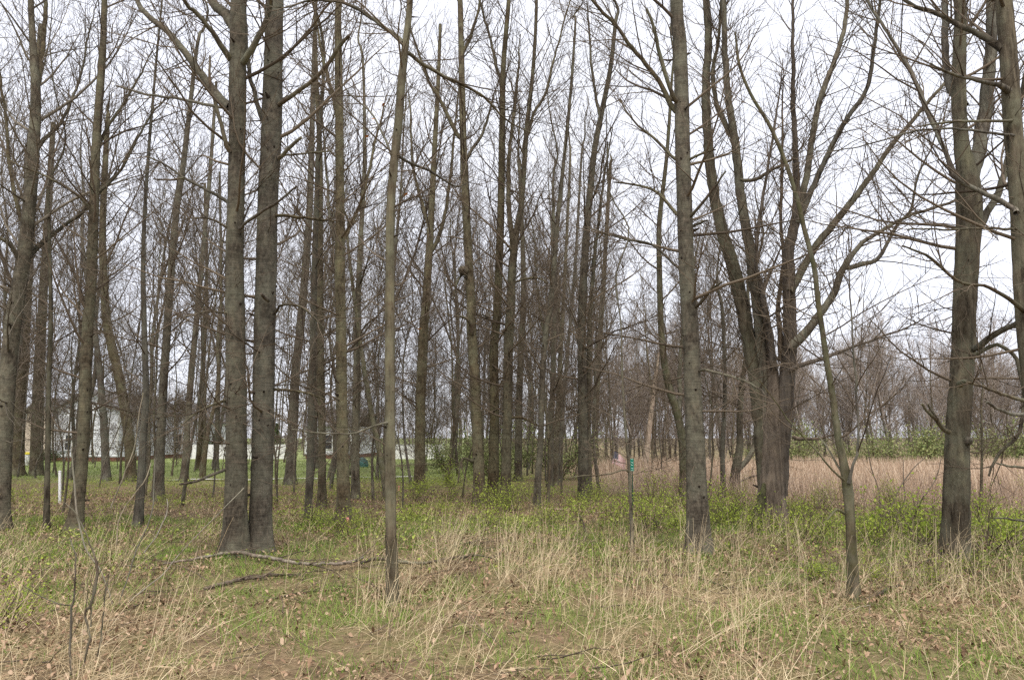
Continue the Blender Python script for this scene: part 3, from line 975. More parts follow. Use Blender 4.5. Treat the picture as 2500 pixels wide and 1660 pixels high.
tree('bare_tree', 'thin dark mossy trunk leaning left, crossing behind the slim grey tree', 'tree',
     [(944, 1220, 14), (936, 1162, 15), (922, 1080, 14), (908, 1019, 14), (896, 940, 13), (886, 882, 12), (875, 800, 11), (862, 705, 9), (848, 580, 7)],
     seed=43, bark=BARK_MOSSY, sides=12, H=9, n1=12, spread=1.0, knots=5)

# --- the centre group
tree('bare_tree', 'dark trunk with green sprouts at its foot, left of the central cluster', 'tree',
     [(1024, 1196, 29), (1025, 1090, 28), (1027, 965, 27), (1035, 800, 25), (1040, 740, 23), (1052, 542, 18), (1060, 379, 14), (1069, 217, 11), (1075, 60, 8)],
     seed=44, knots=14, sides=16, n1=38, z_lo=1.8, spread=1.7, high=.4, limbs=[
        LB((1048, 620, 12), (1070, 580, 11), (1090, 500, 9), (1104, 380, 7), (1116, 250, 5), dY=.6, ext=1.2),
        LB((1050, 560, 10), (1030, 490, 9), (1010, 400, 7), (1000, 280, 5), dY=.6, ext=1.2),
     ])
tree('bare_tree', 'leftmost trunk of the central cluster, with a burl and broken snags', 'tree',
     [(1170, 1235, 33), (1169, 1170, 30), (1166, 1074, 29), (1160, 937, 27), (1151, 800, 26), (1150, 740, 25), (1142, 596, 22), (1134, 434, 20), (1128, 217, 17), (1123, 0, 14)],
     seed=45, knots=22, sides=18, n1=30, z_lo=2.0, spread=1.5, high=.42, limbs=[
        LB((1130, 340, 13), (1117, 325, 12), (1095, 285, 11), (1072, 240, 9), (1045, 190, 8), (1020, 120, 6), dY=.5, ext=1.5),
        LB((1134, 400, 10), (1150, 370, 9), (1175, 330, 8), (1195, 270, 6), dY=.5, ext=1),
        LB((1129, 130, 10), (1145, 100, 9), (1160, 50, 7), (1172, -10, 6), dY=.4, ext=1),
        LB((1152, 815, 10), (1148, 790, 10), (1138, 775, 8), (1122, 770, 5), dY=-.3, y0=-.12, n='dead_branch', bark=BARK_DEAD, bare=1),
        LB((1138, 664, 24), (1130, 660, 24), (1124, 662, 12), dY=-.1, y0=-.08, n='burl', bark=BARK_DEAD, bare=1),
        LB((1128, 668, 8), (1116, 690, 6), (1106, 730, 4), dY=-.2, n='dead_branch', bark=BARK_DEAD, bare=1),
        LB((1160, 1130, 10), (1150, 1125, 8), (1130, 1122, 6), (1118, 1180, 4), dY=-.5, n='dead_branch', bare='few'),
     ])
tree('bare_tree', 'dark middle trunk of the central cluster', 'tree',
     [(1203, 1232, 30), (1205, 1130, 28), (1207, 1019, 26), (1206, 855, 24), (1214, 759, 22), (1222, 542, 20), (1226, 325, 17), (1229, 163, 14), (1242, 0, 11)],
     seed=46, knots=22, sides=18, n1=36, z_lo=1.8, spread=1.5, high=.4, limbs=[
        LB((1228, 260, 10), (1222, 200, 9), (1200, 100, 7), (1170, 10, 6), dY=.5, ext=1.2),
        LB((1208, 800, 7), (1196, 780, 6), (1176, 768, 4), dY=-.3, n='dead_branch', bare=1),
     ])
tree('bare_tree', 'right trunk of the central cluster, splitting into ascending leaders', 'tree',
     [(1233, 1236, 28), (1236, 1130, 26), (1239, 1019, 26), (1241, 850, 26), (1246, 760, 25), (1251, 650, 22), (1262, 560, 17), (1274, 488, 15), (1285, 325, 13), (1302, 163, 10), (1310, 0, 8)],
     seed=47, knots=16, sides=18, n1=38, z_lo=1.8, spread=1.6, high=.4, limbs=[
        LB((1250, 660, 16), (1248, 600, 15), (1240, 500, 13), (1238, 400, 11), (1252, 300, 9), (1262, 200, 7), dY=.4, ext=1.4),
        LB((1284, 340, 9), (1300, 280, 8), (1330, 220, 7), (1355, 120, 5), (1385, 20, 4), dY=.6, ext=1),
        LB((1255, 690, 7), (1275, 682, 6), (1310, 676, 5), (1335, 690, 3), dY=-.4, n='dead_branch', bare='few'),
        LB((1247, 1020, 7), (1270, 1019, 6), (1300, 1030, 5), (1318, 1040, 4), dY=-.3, n='dead_branch', bare=1),
     ])
tree('bare_tree', 'slim trunk leaning right beside the central cluster', 'tree',
     [(1310, 1242, 19), (1314, 1160, 17), (1320, 1074, 16), (1325, 910, 15), (1334, 800, 14), (1345, 740, 14), (1361, 542, 12), (1378, 379, 10), (1394, 217, 8), (1405, 54, 6)],
     seed=48, knots=14, sides=14, H=13, n1=32, z_lo=1.6, spread=1.2, high=.5)
tree('bare_tree', 'twin stemmed trunk leaning right, left of the small flag', 'tree',
     [(1424, 1224, 29), (1424, 1130, 27), (1423, 1019, 26), (1421, 860, 24), (1421, 759, 22), (1432, 569, 19), (1450, 379, 16), (1470, 271, 14), (1491, 163, 12), (1503, 54, 10)],
     seed=49, knots=16, sides=18, n1=40, z_lo=1.5, spread=1.8, high=.5, limbs=[
        LB((1438, 1222, 16), (1436, 1120, 17), (1438, 980, 15), (1440, 800, 12), (1452, 640, 10), (1475, 480, 7), dY=.3, ext=2),
        LB((1466, 290, 9), (1455, 240, 8), (1445, 170, 7), (1436, 60, 5), dY=.4, ext=1),
     ])
# --- right of the middle
tree('bare_tree', 'thin sapling beside the green marker sign', 'tree',
     [(1545, 1352, 11), (1541, 1260, 9), (1538, 1184, 8), (1534, 1120, 8), (1527, 1047, 7), (1519, 910, 6), (1516, 790, 4)],
     seed=51, sides=10, H=6, n1=22, z_lo=1.0, spread=.8, knots=6, flare=.3, limbs=[
        LB((1535, 1153, 5), (1524, 1150, 4), (1490, 1156, 4), (1440, 1162, 3), (1395, 1168, 2), dY=-.5, n='dead_branch', bare=1)])
tree('broken_tree', 'broken leaning trunk with pale peeled wood at the field edge', 'tree',
     [(1573, 1166, 16), (1577, 1120, 16), (1582, 1074, 15), (1592, 992, 12), (1602, 910, 9), (1608, 860, 5)],
     seed=52, bark=BARK_PALE, sides=12, H=2, n1=5, z_lo=2.5, spread=.6, knots=3)
tree('bare_tree', 'dark forked tree leaning left behind the big straight trunk', 'tree',
     [(1671, 1216, 24), (1669, 1130, 23), (1666, 1074, 22), (1653, 1008, 21), (1632, 937, 20), (1616, 827, 17), (1610, 660, 15), (1610, 542, 13), (1628, 379, 10), (1640, 200, 7)],
     seed=53, sides=14, n1=32, spread=1.5, bark=BARK_MOSSY, limbs=[
        LB((1654, 1010, 14), (1660, 960, 13), (1658, 900, 11), (1672, 800, 9), (1700, 640, 6), dY=.4, ext=1)])
tree('bare_tree', 'tree with twin curved low stems at the field edge, left of the old tree', 'tree',
     [(1790, 1210, 26), (1796, 1150, 24), (1806, 1090, 19), (1806, 1020, 16), (1812, 940, 14), (1830, 800, 10)],
     seed=54, sides=14, H=10, n1=26, spread=1.6, limbs=[
        LB((1800, 1150, 15), (1824, 1120, 14), (1838, 1086, 13), (1846, 1040, 11), (1862, 960, 8), dY=.4, ext=1),
        LB((1800, 1180, 6), (1830, 1165, 5), (1860, 1158, 4), dY=-.4, n='dead_branch', bare='few')])
tree('bare_tree', 'big straight trunk right of centre with broken side branches', 'tree',
     [(1707, 1356, 66), (1705, 1290, 59), (1701, 1180, 52), (1698, 1080, 49), (1692, 965, 46), (1686, 813, 44), (1676, 650, 42), (1671, 488, 40), (1667, 379, 39), (1665, 271, 38), (1660, 108, 36), (1652, 0, 34)],
     seed=55, knots=30, sides=24, flare=.38, n1=34, z_lo=1.6, spread=1.5, low=1.5, limbs=[
        LB((1655, 275, 15), (1638, 258, 14), (1614, 204, 12), (1568, 146, 11), (1503, 70, 9), (1443, 0, 8), dY=.6, ext=1.2),
        LB((1652, 250, 13), (1640, 235, 12), (1611, 141, 11), (1600, 76, 9), (1579, 18, 7), dY=-.4, n='dead_branch', bark=BARK_DEAD, bare='few'),
        LB((1660, 526, 10), (1649, 518, 9), (1606, 472, 8), (1560, 452, 6), (1500, 446, 4), dY=.4, n='dead_branch'),
        LB((1660, 390, 9), (1640, 380, 8), (1600, 340, 7), (1552, 300, 5), (1514, 238, 4), dY=.3, n='dead_branch', bare='few'),
        LB((1684, 526, 10), (1695, 518, 9), (1736, 466, 7), (1771, 417, 5), dY=-.5, n='dead_branch', bark=BARK_DEAD, bare=1),
        LB((1690, 752, 10), (1709, 742, 9), (1740, 705, 7), (1764, 686, 5), dY=-.5, n='dead_branch', bark=BARK_DEAD, bare=1),
        LB((1676, 395, 8), (1690, 385, 7), (1720, 372, 6), (1748, 366, 4), dY=-.3, n='dead_branch', bare=1),
        LB((1684, 555, 9), (1700, 545, 8), (1725, 538, 5), dY=-.3, n='dead_branch', bare=1),
        LB((1670, 660, 8), (1650, 650, 7), (1590, 600, 6), (1520, 585, 5), (1440, 560, 3), dY=.3, n='dead_branch'),
        LB((1700, 905, 8), (1720, 902, 7), (1790, 920, 7), (1850, 945, 6), (1872, 965, 4), dY=-1.2, n='dead_branch', bare='few'),
     ])
# --- the old many stemmed tree
tree('bare_tree', 'old shaggy tree splitting low into many spreading stems', 'tree',
     [(1882, 1285, 80), (1883, 1230, 70), (1885, 1160, 62), (1887, 1090, 58), (1888, 1020, 54), (1886, 950, 42), (1884, 890, 30), (1880, 850, 22)],
     seed=61, bark=BARK_SHAGGY, knots=3, sides=40, amp=.085, flare=.34, H=5.2, n1=6, n2=6, n3=5, z_lo=3.0, spread=1.6, limbs=[
        LB((1864, 1190, 26), (1856, 1080, 32), (1845, 980, 35), (1830, 880, 37), (1802, 732, 36), (1774, 623, 34), (1747, 515, 30), (1725, 379, 26), (1719, 217, 22), (1724, 108, 20), (1720, 0, 18), dY=.5, ext=4, n='stem', bark=BARK_FISSURED),
        LB((1874, 1080, 30), (1864, 940, 31), (1854, 829, 30), (1836, 700, 29), (1817, 542, 25), (1804, 434, 23), (1785, 325, 21), (1772, 230, 18), (1764, 108, 15), (1762, 0, 13), dY=.2, ext=4, n='stem', bark=BARK_FISSURED),
        LB((1785, 330, 14), (1765, 290, 13), (1746, 240, 12), (1738, 160, 10), (1752, 60, 8), (1760, -30, 6), dY=.2, y0=.15, ext=2, n='stem', bark=BARK_FISSURED),
        LB((1904, 1210, 36), (1908, 1080, 42), (1915, 980, 43), (1923, 890, 40), (1928, 813, 36), (1928, 740, 34), (1922, 660, 30), (1922, 610, 28), (1940, 550, 25), (1946, 480, 20), (1944, 360, 15), (1940, 250, 12), (1936, 100, 9), dY=-.3, ext=3, n='stem'),
        LB((1944, 540, 20), (1958, 470, 18), (1981, 336, 16), (2019, 190, 14), (2057, 92, 12), (2071, 0, 10), dY=.5, y0=-.2, ext=2.5, n='limb', bark=BARK_FISSURED),
        LB((1946, 545, 18), (1966, 505, 16), (2008, 412, 14), (2063, 298, 13), (2117, 217, 11), (2138, 125, 9), (2155, 16, 8), dY=-.3, y0=-.25, ext=2, n='limb', bark=BARK_FISSURED),
        LB((1926, 715, 22), (1945, 690, 21), (1992, 612, 19), (2057, 531, 17), (2133, 428, 14), (2187, 347, 12), (2279, 238, 9), (2320, 185, 7), dY=.8, y0=-.25, ext=2, n='limb', bark=BARK_FISSURED),
        LB((1926, 850, 26), (1949, 829, 25), (1978, 800, 22), (2008, 764, 19), (2040, 715, 18), (2057, 665, 17), (2090, 615, 13), (2133, 580, 11), (2214, 531, 9), (2323, 493, 7), dY=-.6, y0=-.28, ext=.8, n='limb', bark=BARK_FISSURED),
        LB((2066, 652, 14), (2100, 645, 13), (2140, 634, 11), (2165, 596, 9), (2195, 545, 8), (2225, 510, 7), (2236, 460, 6), (2248, 415, 5), (2280, 340, 4), dY=-.2, y0=-.6, ext=.6, n='limb', bark=BARK_FISSURED),
        LB((1930, 905, 15), (1950, 894, 13), (2026, 871, 10), (2100, 842, 8), (2163, 822, 6), (2230, 800, 4), dY=-.7, y0=-.3, n='limb', ext=.5),
        LB((1936, 1066, 11), (1955, 1070, 9), (2000, 1068, 7), (2040, 1060, 5), dY=-.4, y0=-.3, n='dead_branch', bare='few'),
        LB((1890, 900, 20), (1880, 830, 17), (1868, 780, 15), (1852, 700, 12), (1842, 620, 10), (1862, 480, 8), (1884, 330, 6), dY=-.4, y0=-.1, ext=1.5, n='limb'),
        LB((1905, 880, 16), (1900, 800, 14), (1894, 740, 12), (1905, 640, 10), (1900, 500, 8), (1908, 330, 6), dY=.4, ext=1.5, n='limb'),
        LB((1806, 440, 10), (1840, 440, 10), (1875, 420, 9), (1915, 396, 7), (1940, 380, 5), dY=-.3, ext=.6, n='limb', bark=BARK_FISSURED),
        LB((1868, 1180, 12), (1860, 1220, 22), (1850, 1258, 30), (1838, 1298, 36), dY=-.12, y0=-.14, n='root_flare', bark=BARK_MOSS_DARK, bare=1),
        LB((1908, 1200, 14), (1914, 1250, 24), (1920, 1298, 30), dY=-.1, y0=-.14, n='root_flare', bare=1),
     ])
# --- the slim mossy tree leaning left
tree('bare_tree', 'slim mossy crooked trunk leaning left in front of the field', 'tree',
     [(2085, 1462, 38), (2083, 1420, 29), (2079, 1340, 25), (2076, 1270, 24), (2069, 1184, 26), (2058, 1120, 20), (2048, 1074, 18), (2033, 965, 16), (2019, 882, 15), (2007, 800, 14), (1998, 740, 14), (1987, 650, 13), (1962, 553, 12), (1945, 480, 11), (1911, 379, 10), (1877, 304, 9), (1834, 233, 8), (1806, 163, 7), (1795, 80, 5)],
     seed=62, bark=BARK_MOSSY, knots=6, sides=18, amp=.08, flare=.14, H=6, n1=14, n2=5, z_lo=1.5, spread=.9, limbs=[
        LB((2070, 1180, 10), (2078, 1140, 7), (2090, 1112, 7), (2094, 1060, 6), (2088, 950, 6), (2078, 860, 5), (2074, 760, 4), (2070, 640, 3), dY=-.2, y0=-.05, n='shoot', bark=BARK_DEAD, ext=.3),
        LB((2060, 1172, 7), (2020, 1135, 5), (1975, 1080, 4), (1930, 1035, 4), (1890, 985, 3), (1850, 930, 2), dY=-.4, y0=-.08, n='dead_branch', bare='few'),
        LB((2060, 1160, 6), (2025, 1100, 5), (1990, 1060, 3), dY=.3, n='dead_branch', bare=1),
        LB((2062, 1250, 7), (2040, 1246, 6), (2022, 1268, 4), dY=-.2, n='dead_branch', bare=1),
     ])
# --- the thick tree at the right
tree('bare_tree', 'thick furrowed trunk at the right with a broken snag', 'tree',
     [(2333, 1367, 74), (2334, 1310, 68), (2336, 1200, 63), (2338, 1074, 58), (2345, 960, 56), (2352, 855, 55), (2354, 760, 55), (2360, 650, 57), (2366, 542, 61), (2364, 470, 62), (2360, 420, 50), (2348, 352, 36), (2342, 250, 34), (2342, 163, 33), (2344, 80, 30), (2343, 0, 28)],
     seed=63, bark=BARK_FISSURED, knots=4, sides=32, amp=.06, flare=.16, n1=26, z_lo=1.9, spread=1.5, low=1.5, limbs=[
        LB((2368, 470, 40), (2376, 420, 36), (2393, 352, 34), (2405, 260, 31), (2412, 180, 29), (2416, 81, 26), (2420, -20, 24), dY=.3, ext=4, n='stem'),
        LB((2376, 570, 22), (2398, 545, 20), (2420, 505, 18), (2436, 472, 17), (2456, 410, 15), (2470, 360, 13), (2490, 280, 11), dY=.3, ext=2),
        LB((2352, 260, 26), (2330, 235, 22), (2312, 200, 18), (2302, 100, 17), (2300, 0, 15), dY=.4, y0=.15, ext=3, n='limb'),
        LB((2318, 1056, 13), (2303, 1047, 12), (2288, 1020, 11), (2270, 1008, 8), (2251, 986, 6), dY=-.3, y0=-.1, n='dead_branch', bark=BARK_DEAD, bare=1),
        LB((2290, 1022, 7), (2272, 1000, 6), (2264, 985, 5), dY=-.1, y0=-.28, n='dead_branch', bark=BARK_DEAD, bare=1),
        LB((2364, 852, 18), (2383, 847, 17), (2420, 820, 16), (2460, 798, 14), (2500, 770, 13), dY=-.8, ext=1),
        LB((2364, 866, 14), (2383, 866, 12), (2410, 850, 11), (2437, 838, 10), (2481, 871, 10), (2492, 920, 10), (2495, 965, 10), (2490, 1010, 9), (2476, 1063, 9), (2437, 1107, 8), (2416, 1162, 5), dY=-.9, y0=-.1, n='dead_branch', bare='few'),
        LB((2345, 940, 18), (2352, 934, 16), (2362, 930, 10), dY=-.15, y0=-.2, n='burl', bark=BARK_DEAD, bare=1),
        LB((2360, 1078, 22), (2366, 1074, 22), (2374, 1074, 12), dY=-.08, y0=-.1, n='burl', bark=BARK_DEAD, bare=1),
     ])
tree('bare_tree', 'lichened tree cut off by the right edge of the view', 'tree',
     [(2560, 1420, 56), (2546, 1200, 52), (2524, 950, 49), (2503, 760, 47), (2494, 560, 45), (2484, 430, 44), (2474, 325, 43), (2464, 163, 42), (2455, 60, 40), (2450, 0, 39)],
     seed=64, bark=BARK_FISSURED, twig=TWIG, knots=5, sides=22, amp=.05, n1=36, z_lo=2.2, spread=1.7, low=1.65, high=.7, limbs=[
        LB((2450, 120, 24), (2415, 100, 16), (2355, 70, 13), (2279, 33, 11), (2203, 0, 9), dY=.4, ext=1.5),
        LB((2470, 232, 24), (2442, 210, 14), (2371, 195, 8), (2320, 178, 6), (2274, 154, 4), dY=-.5, n='dead_branch', bare='few'),
        LB((2482, 520, 16), (2474, 509, 14), (2420, 480, 13), (2388, 466, 12), (2328, 428, 13), (2308, 370, 11), (2290, 320, 11), (2247, 238, 10), (2214, 163, 9), (2160, 70, 8), (2122, 0, 7), dY=.7, y0=-.2, ext=1, bark=BARK_DEAD),
        LB((2500, 760, 13), (2470, 735, 11), (2420, 705, 9), (2388, 699, 8), (2340, 690, 8), (2290, 650, 8), (2240, 622, 6), (2201, 607, 4), dY=-.7, y0=-.1, n='dead_branch', bark=BARK_DEAD, bare='few'),
        LB((2480, 295, 9), (2440, 297, 8), (2350, 300, 7), (2290, 305, 6), (2240, 312, 4), dY=-.5, n='dead_branch', bare='few'),
        LB((2476, 330, 8), (2420, 322, 7), (2330, 316, 6), (2230, 320, 5), (2160, 340, 4), (2060, 362, 3), (1998, 365, 2), dY=-1.0, y0=-.1, n='dead_branch', bare='few'),
        LB((2490, 560, 8), (2440, 562, 7), (2350, 563, 6), (2217, 561, 4), dY=-.6, n='dead_branch', bare='few'),
        LB((2505, 980, 11), (2450, 966, 9), (2400, 945, 8), (2361, 934, 6), dY=-.6, y0=-.3, n='dead_branch', bare='few'),
        LB((2505, 1010, 10), (2460, 1010, 9), (2407, 981, 6), dY=-.5, y0=-.3, n='dead_branch', bare=1),
        LB((2512, 1145, 8), (2460, 1136, 6), (2430, 1130, 4), dY=-.5, n='dead_branch', bare=1),
        LB((2522, 1272, 6), (2470, 1270, 5), (2428, 1264, 4), dY=-.5, n='dead_branch', bare=1),
     ])
tree('sapling', 'thin leafless sapling right of the thick furrowed trunk', 'sapling',
     [(2396, 1245, 8), (2396, 1180, 7), (2398, 1080, 6), (2396, 990, 5), (2400, 930, 3)],
     seed=65, sides=8, H=3.2, n1=16, z_lo=.8, spread=.7, knots=0, flare=.1, low=1.0, high=.6)

# ------------------------------------------------------------------ the stand of trees in the distance
def proto(seed, H, r0, n1, n2, n3, spread, lo, hi, z_lo, twig, buds=0, twig_r=.0048, bend=.25, bark=None, fork=0, thick=1.4):
    r = np.random.default_rng(seed)
    K = 9
    z = np.linspace(-.1, H, K)
    wob = np.cumsum(r.normal(0, bend * .5, (K, 2)), 0)
    wob -= wob[0]
    cp = np.column_stack([wob[:, 0], wob[:, 1], z, r0 * (1 - .93 * np.linspace(0, 1, K) ** .9)])
    S = smooth_line(cp, 28)
    TP, TR = S[:, :3], np.maximum(S[:, 3], .008)
    e = bpy.data.objects.new('bare_tree', None)
    v, f = rough_tube(TP, TR, 9, .05, seed, .35, 0)
    tr = Geo().add(v, f).mesh('trunk', bark or BARK_FAR)
    lines = []
    for k in range(fork):                                   # ascending leaders
        i = int(r.integers(8, 17))
        a = r.uniform(0, 6.28)
        d = np.array([[math.cos(a) * .45, math.sin(a) * .45, 1.0]])
        LP = grow(TP[i][None], d, np.array([H - TP[i, 2]]) * .9, 10, up=.04, wig=.06, r=r)[0]
        LR = TR[i] * .75 * (1 - .85 * np.linspace(0, 1, 10))
        lines.append((LP, LR))
    g = crown_geo(TP, TR, seed + 3, n1=n1, n2=n2, n3=n3, z_lo=z_lo, spread=spread, low=lo, high=hi, limbs=lines, twig_r=twig_r, up=.07, thick=thick, short=20)
    for LP, LR in lines:
        v, f = tubes(LP[None], LR[None], 7)
        g.add(v, f)
    cr = g.mesh('crown', twig)
    parts = [('trunk', tr), ('crown', cr)]
    if buds:
        vv = np.concatenate(g.v)
        c = vv[r.integers(len(vv) // 3, len(vv), buds)] + r.normal(0, .03, (buds, 3))
        parts.append(('spring_leaves', leaf_quads(c, r, .022, .045).mesh('spring_leaves', BUDS)))
    return parts


def leaf_quads(c, r, lo, hi, up=.4):
    n = len(c)
    u = norm(r.normal(0, 1, (n, 3)))
    w_ = r.normal(0, 1, (n, 3))
    w_ = norm(np.cross(u, w_))
    s = r.uniform(lo, hi, n)[:, None]
    v = np.stack([c, c + u * s * .5 + w_ * s * .32, c + u * s, c + u * s * .5 - w_ * s * .32], 1).reshape(-1, 3)
    b = np.arange(n)[:, None] * 4
    return Geo().add(v, b + np.arange(4)[None, :], 0, False)


def place(parts, name, label, cat, group, x, y, rz, sc):
    e = empty(name, (x, y, float(gz(x, y))), label, cat, group)
    e.rotation_euler = (0, 0, rz)
    e.scale = (sc, sc, sc)
    for pn, me in parts:
        o = bpy.data.objects.new(pn, me)
        COL.objects.link(o)
        o.parent = e
    return e


protos = [proto(201, 15, .095, 36, 7, 3, 1.7, 1.35, .42, 2.0, TWIG, fork=2),
          proto(202, 14, .08, 36, 7, 3, 1.5, 1.45, .40, 1.6, TWIG_RED, fork=3),
          proto(203, 16, .105, 38, 7, 3, 1.9, 1.25, .45, 2.5, TWIG, fork=3),
          proto(204, 13, .06, 34, 7, 3, 1.3, 1.5, .38, 1.3, TWIG_RED, fork=1),
          proto(205, 15, .085, 36, 7, 3, 1.7, 1.3, .42, 2.0, TWIG, fork=2, buds=1600),
          proto(206, 12, .055, 34, 7, 3, 1.4, 1.45, .5, 1.2, TWIG_PALE, buds=1400)]
brush = [proto(211, 5.5, .04, 40, 7, 6, 1.5, 1.3, .4, .3, TWIG_RED, bend=.2, twig_r=.0042),
         proto(212, 4.2, .035, 38, 7, 6, 1.5, 1.2, .5, .2, TWIG, bend=.2, twig_r=.0042)]
line_t = [proto(221, 9.5, .12, 42, 7, 4, 2.0, 1.2, .42, 1.0, TWIG_LINE_HAZY, fork=4, twig_r=.0065, thick=1.5),
          proto(222, 8.0, .10, 40, 7, 4, 2.0, 1.2, .45, .8, TWIG_LINE_HAZY, fork=3, twig_r=.0065, buds=900, thick=1.5),
          proto(223, 7.0, .09, 40, 7, 4, 2.1, 1.15, .5, .6, TWIG_LINE_HAZY, fork=4, twig_r=.0065, thick=1.5, buds=700)]
slim = [proto(231, 9, .030, 26, 6, 4, 1.0, 1.1, .35, .9, TWIG, bend=.22, twig_r=.004, thick=1.3),
        proto(232, 7.5, .024, 24, 6, 4, .9, 1.0, .35, .7, TWIG_RED, bend=.28, twig_r=.004, thick=1.3, fork=1),
        proto(233, 11, .042, 30, 6, 4, 1.2, 1.1, .35, 1.2, TWIG_PALE, bend=.25, twig_r=.004, thick=1.3, fork=2)]
r = np.random.default_rng(99)
spots = []


def scatter(n, x0, x1, Y0, Y1, dmin, bias=1.0):
    out = []
    tries = 0
    while len(out) < n and tries < n * 60:
        tries += 1
        Y = Y0 + (Y1 - Y0) * r.random() ** bias
        X = (r.uniform(x0, x1) - 1250) / FPX * Y
        px = 1250 + FPX * X / Y
        if 138 < px < 300 and Y < 46 and r.random() < .25:          # the view to the white house is open
            continue
        if all((X - a) ** 2 + (Y - b) ** 2 > dmin ** 2 for a, b in spots):
            spots.append((X, Y))
            out.append((X, Y))
    return out


def zone_trees(n, x0, x1, Y0, Y1, dmin, kinds, label, group, lo=.85, hi=1.15, name='bare_tree', cat='tree', bias=1.0):
    for X, Y in scatter(n, x0, x1, Y0, Y1, dmin, bias):
        place(kinds[int(r.integers(len(kinds)))], name, label, cat, group, X, Y, r.uniform(0, 6.28), r.uniform(lo, hi))


zone_trees(17, -260, 560, 20, 43, 1.5, [protos[i] for i in (0, 2, 4, 5, 4)], 'thin bare tree in the budding stand behind the left trunks', 'trees standing behind the left trunks')
zone_trees(16, 560, 1060, 20, 44, 1.4, protos, 'thin bare tree in the stand between the paired trunks and the central cluster', 'trees standing left of the central cluster')
zone_trees(30, 1050, 1470, 20, 66, 1.2, protos[:4], 'thin bare tree in the dense stand behind the central cluster', 'trees standing behind the central cluster', bias=.8)
zone_trees(26, 1470, 1790, 27, 55, 1.3, [protos[i] for i in (1, 3, 3)], 'thin bare tree beyond the field corner behind the big straight trunk', 'trees beyond the field corner', .6, .95)
zone_trees(15, -300, 1050, 58, 80, 2.2, [protos[i] for i in (0, 4, 5)], 'bare tree rising behind the houses', 'trees behind the houses')
zone_trees(15, 1000, 1440, 28, 60, 1.0, brush, 'leafless thicket bush among the far trunks in the centre', 'thicket bushes among the far trunks', .8, 1.3, 'thicket_bush', 'bush')
zone_trees(20, 60, 960, 26, 43, 1.6, brush, 'leafless thicket bush on the lawn behind the left trunks', 'thicket bushes on the lawn', .5, .9, 'thicket_bush', 'bush')
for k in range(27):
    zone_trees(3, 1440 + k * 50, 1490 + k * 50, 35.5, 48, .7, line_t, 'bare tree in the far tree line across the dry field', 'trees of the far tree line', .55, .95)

zone_trees(20, -150, 560, 15, 34, .9, slim, 'slender leafless sapling among the left trunks', 'saplings among the left trunks', .8, 1.2, 'sapling', 'sapling')
zone_trees(20, 650, 1050, 15, 34, .9, slim, 'slender leafless sapling between the paired trunks and the central cluster', 'saplings left of the central cluster', .8, 1.2, 'sapling', 'sapling')
zone_trees(18, 1050, 1520, 16, 40, .8, slim, 'slender leafless sapling around and behind the central cluster', 'saplings around the central cluster', .8, 1.2, 'sapling', 'sapling')
zone_trees(9, 130, 310, 19, 42, .9, slim, 'slender leafless sapling before the white house', 'saplings before the white house', .7, 1.1, 'sapling', 'sapling')
zone_trees(8, 1540, 1800, 18, 30, .9, slim, 'slender leafless sapling at the field corner behind the big straight trunk', 'saplings at the field corner', .6, .9, 'sapling', 'sapling')

# green bushes along the far tree line, and dark evergreens by the fence
def bush_parts(seed, w, h, n, mat, lo, hi, stems=14, conic=False):
    r2 = np.random.default_rng(seed)
    a = r2.uniform(0, 6.28, stems)
    d = np.stack([np.cos(a) * .8, np.sin(a) * .8, r2.uniform(.6, 1.6, stems)], -1)
    SPn = grow(r2.normal(0, .08, (stems, 3)) * [1, 1, 0], d, r2.uniform(.6, 1.1, stems) * h, 6, up=-.03, wig=.16, r=r2)
    g = Geo()
    SR = taper(np.full(stems, .012 * h), 6, .3)
    v, f = tubes(SPn, SR, 4)
    g.add(v, f)
    pos, d, rad, tt = sprout(SPn, SR, 7, .2, 1, (.4, 1.1), r2)
    P2 = grow(pos, d, r2.uniform(.15, .4, len(tt)) * w, 5, up=.02, wig=.2, r=r2)
    v, f = tubes(P2, taper(np.full(len(tt), .005 * h), 5, .4), 3)
    g.add(v, f)
    st = g.mesh('stems', TWIG)
    src = P2.reshape(-1, 3)
    c = src[r2.integers(0, len(src), n)] + r2.normal(0, .07 * w, (n, 3))
    if conic:
        z = h * r2.random(n) ** 1.3
        rr = w * .5 * (1 - z / h) * np.sqrt(r2.random(n)) * (1 + .2 * r2.normal(0, 1, n))
        a = r2.uniform(0, 6.28, n)
        c = np.stack([rr * np.cos(a), rr * np.sin(a), z], -1)
    c[:, 2] = np.maximum(c[:, 2], .02)
    return [('stems', st), ('leaves', leaf_quads(c, r2, lo, hi).mesh('leaves', mat))]


far_bush = [bush_parts(301, 3.0, 2.4, 2000, LEAF_FAR, .06, .17), bush_parts(302, 3.6, 2.8, 2200, LEAF_FAR, .06, .17)]
conif = bush_parts(303, 1.7, 2.6, 2600, LEAF_DEEP, .08, .16, conic=True)
dense = bush_parts(304, 1.5, 1.3, 2400, LEAF_DEEP, .06, .12)
for X, Y in scatter(14, 1700, 2760, 33.5, 37, 1.1):
    place(far_bush[int(r.integers(2))], 'green_bush', 'leafing green bush at the foot of the far tree line', 'bush', 'green bushes under the far tree line', X, Y, r.uniform(0, 6), r.uniform(.4, .95))
for X, Y in scatter(9, 1040, 1430, 25, 38, 1.6):
    place(far_bush[int(r.integers(2))], 'green_bush', 'leafing green bush among the far trunks in the centre', 'bush', 'green bushes among the far trunks', X, Y, r.uniform(0, 6), r.uniform(.45, .75))
for px_, lab in ((508, 'dark evergreen left of the paired trunks, behind the fence'), (538, 'dark evergreen touching the left paired trunk, behind the fence'), (680, 'dark evergreen just right of the paired trunks')):
    place(conif, 'evergreen', lab, 'evergreen', None, hx(px_, 53), 53, r.uniform(0, 6), 1.0)
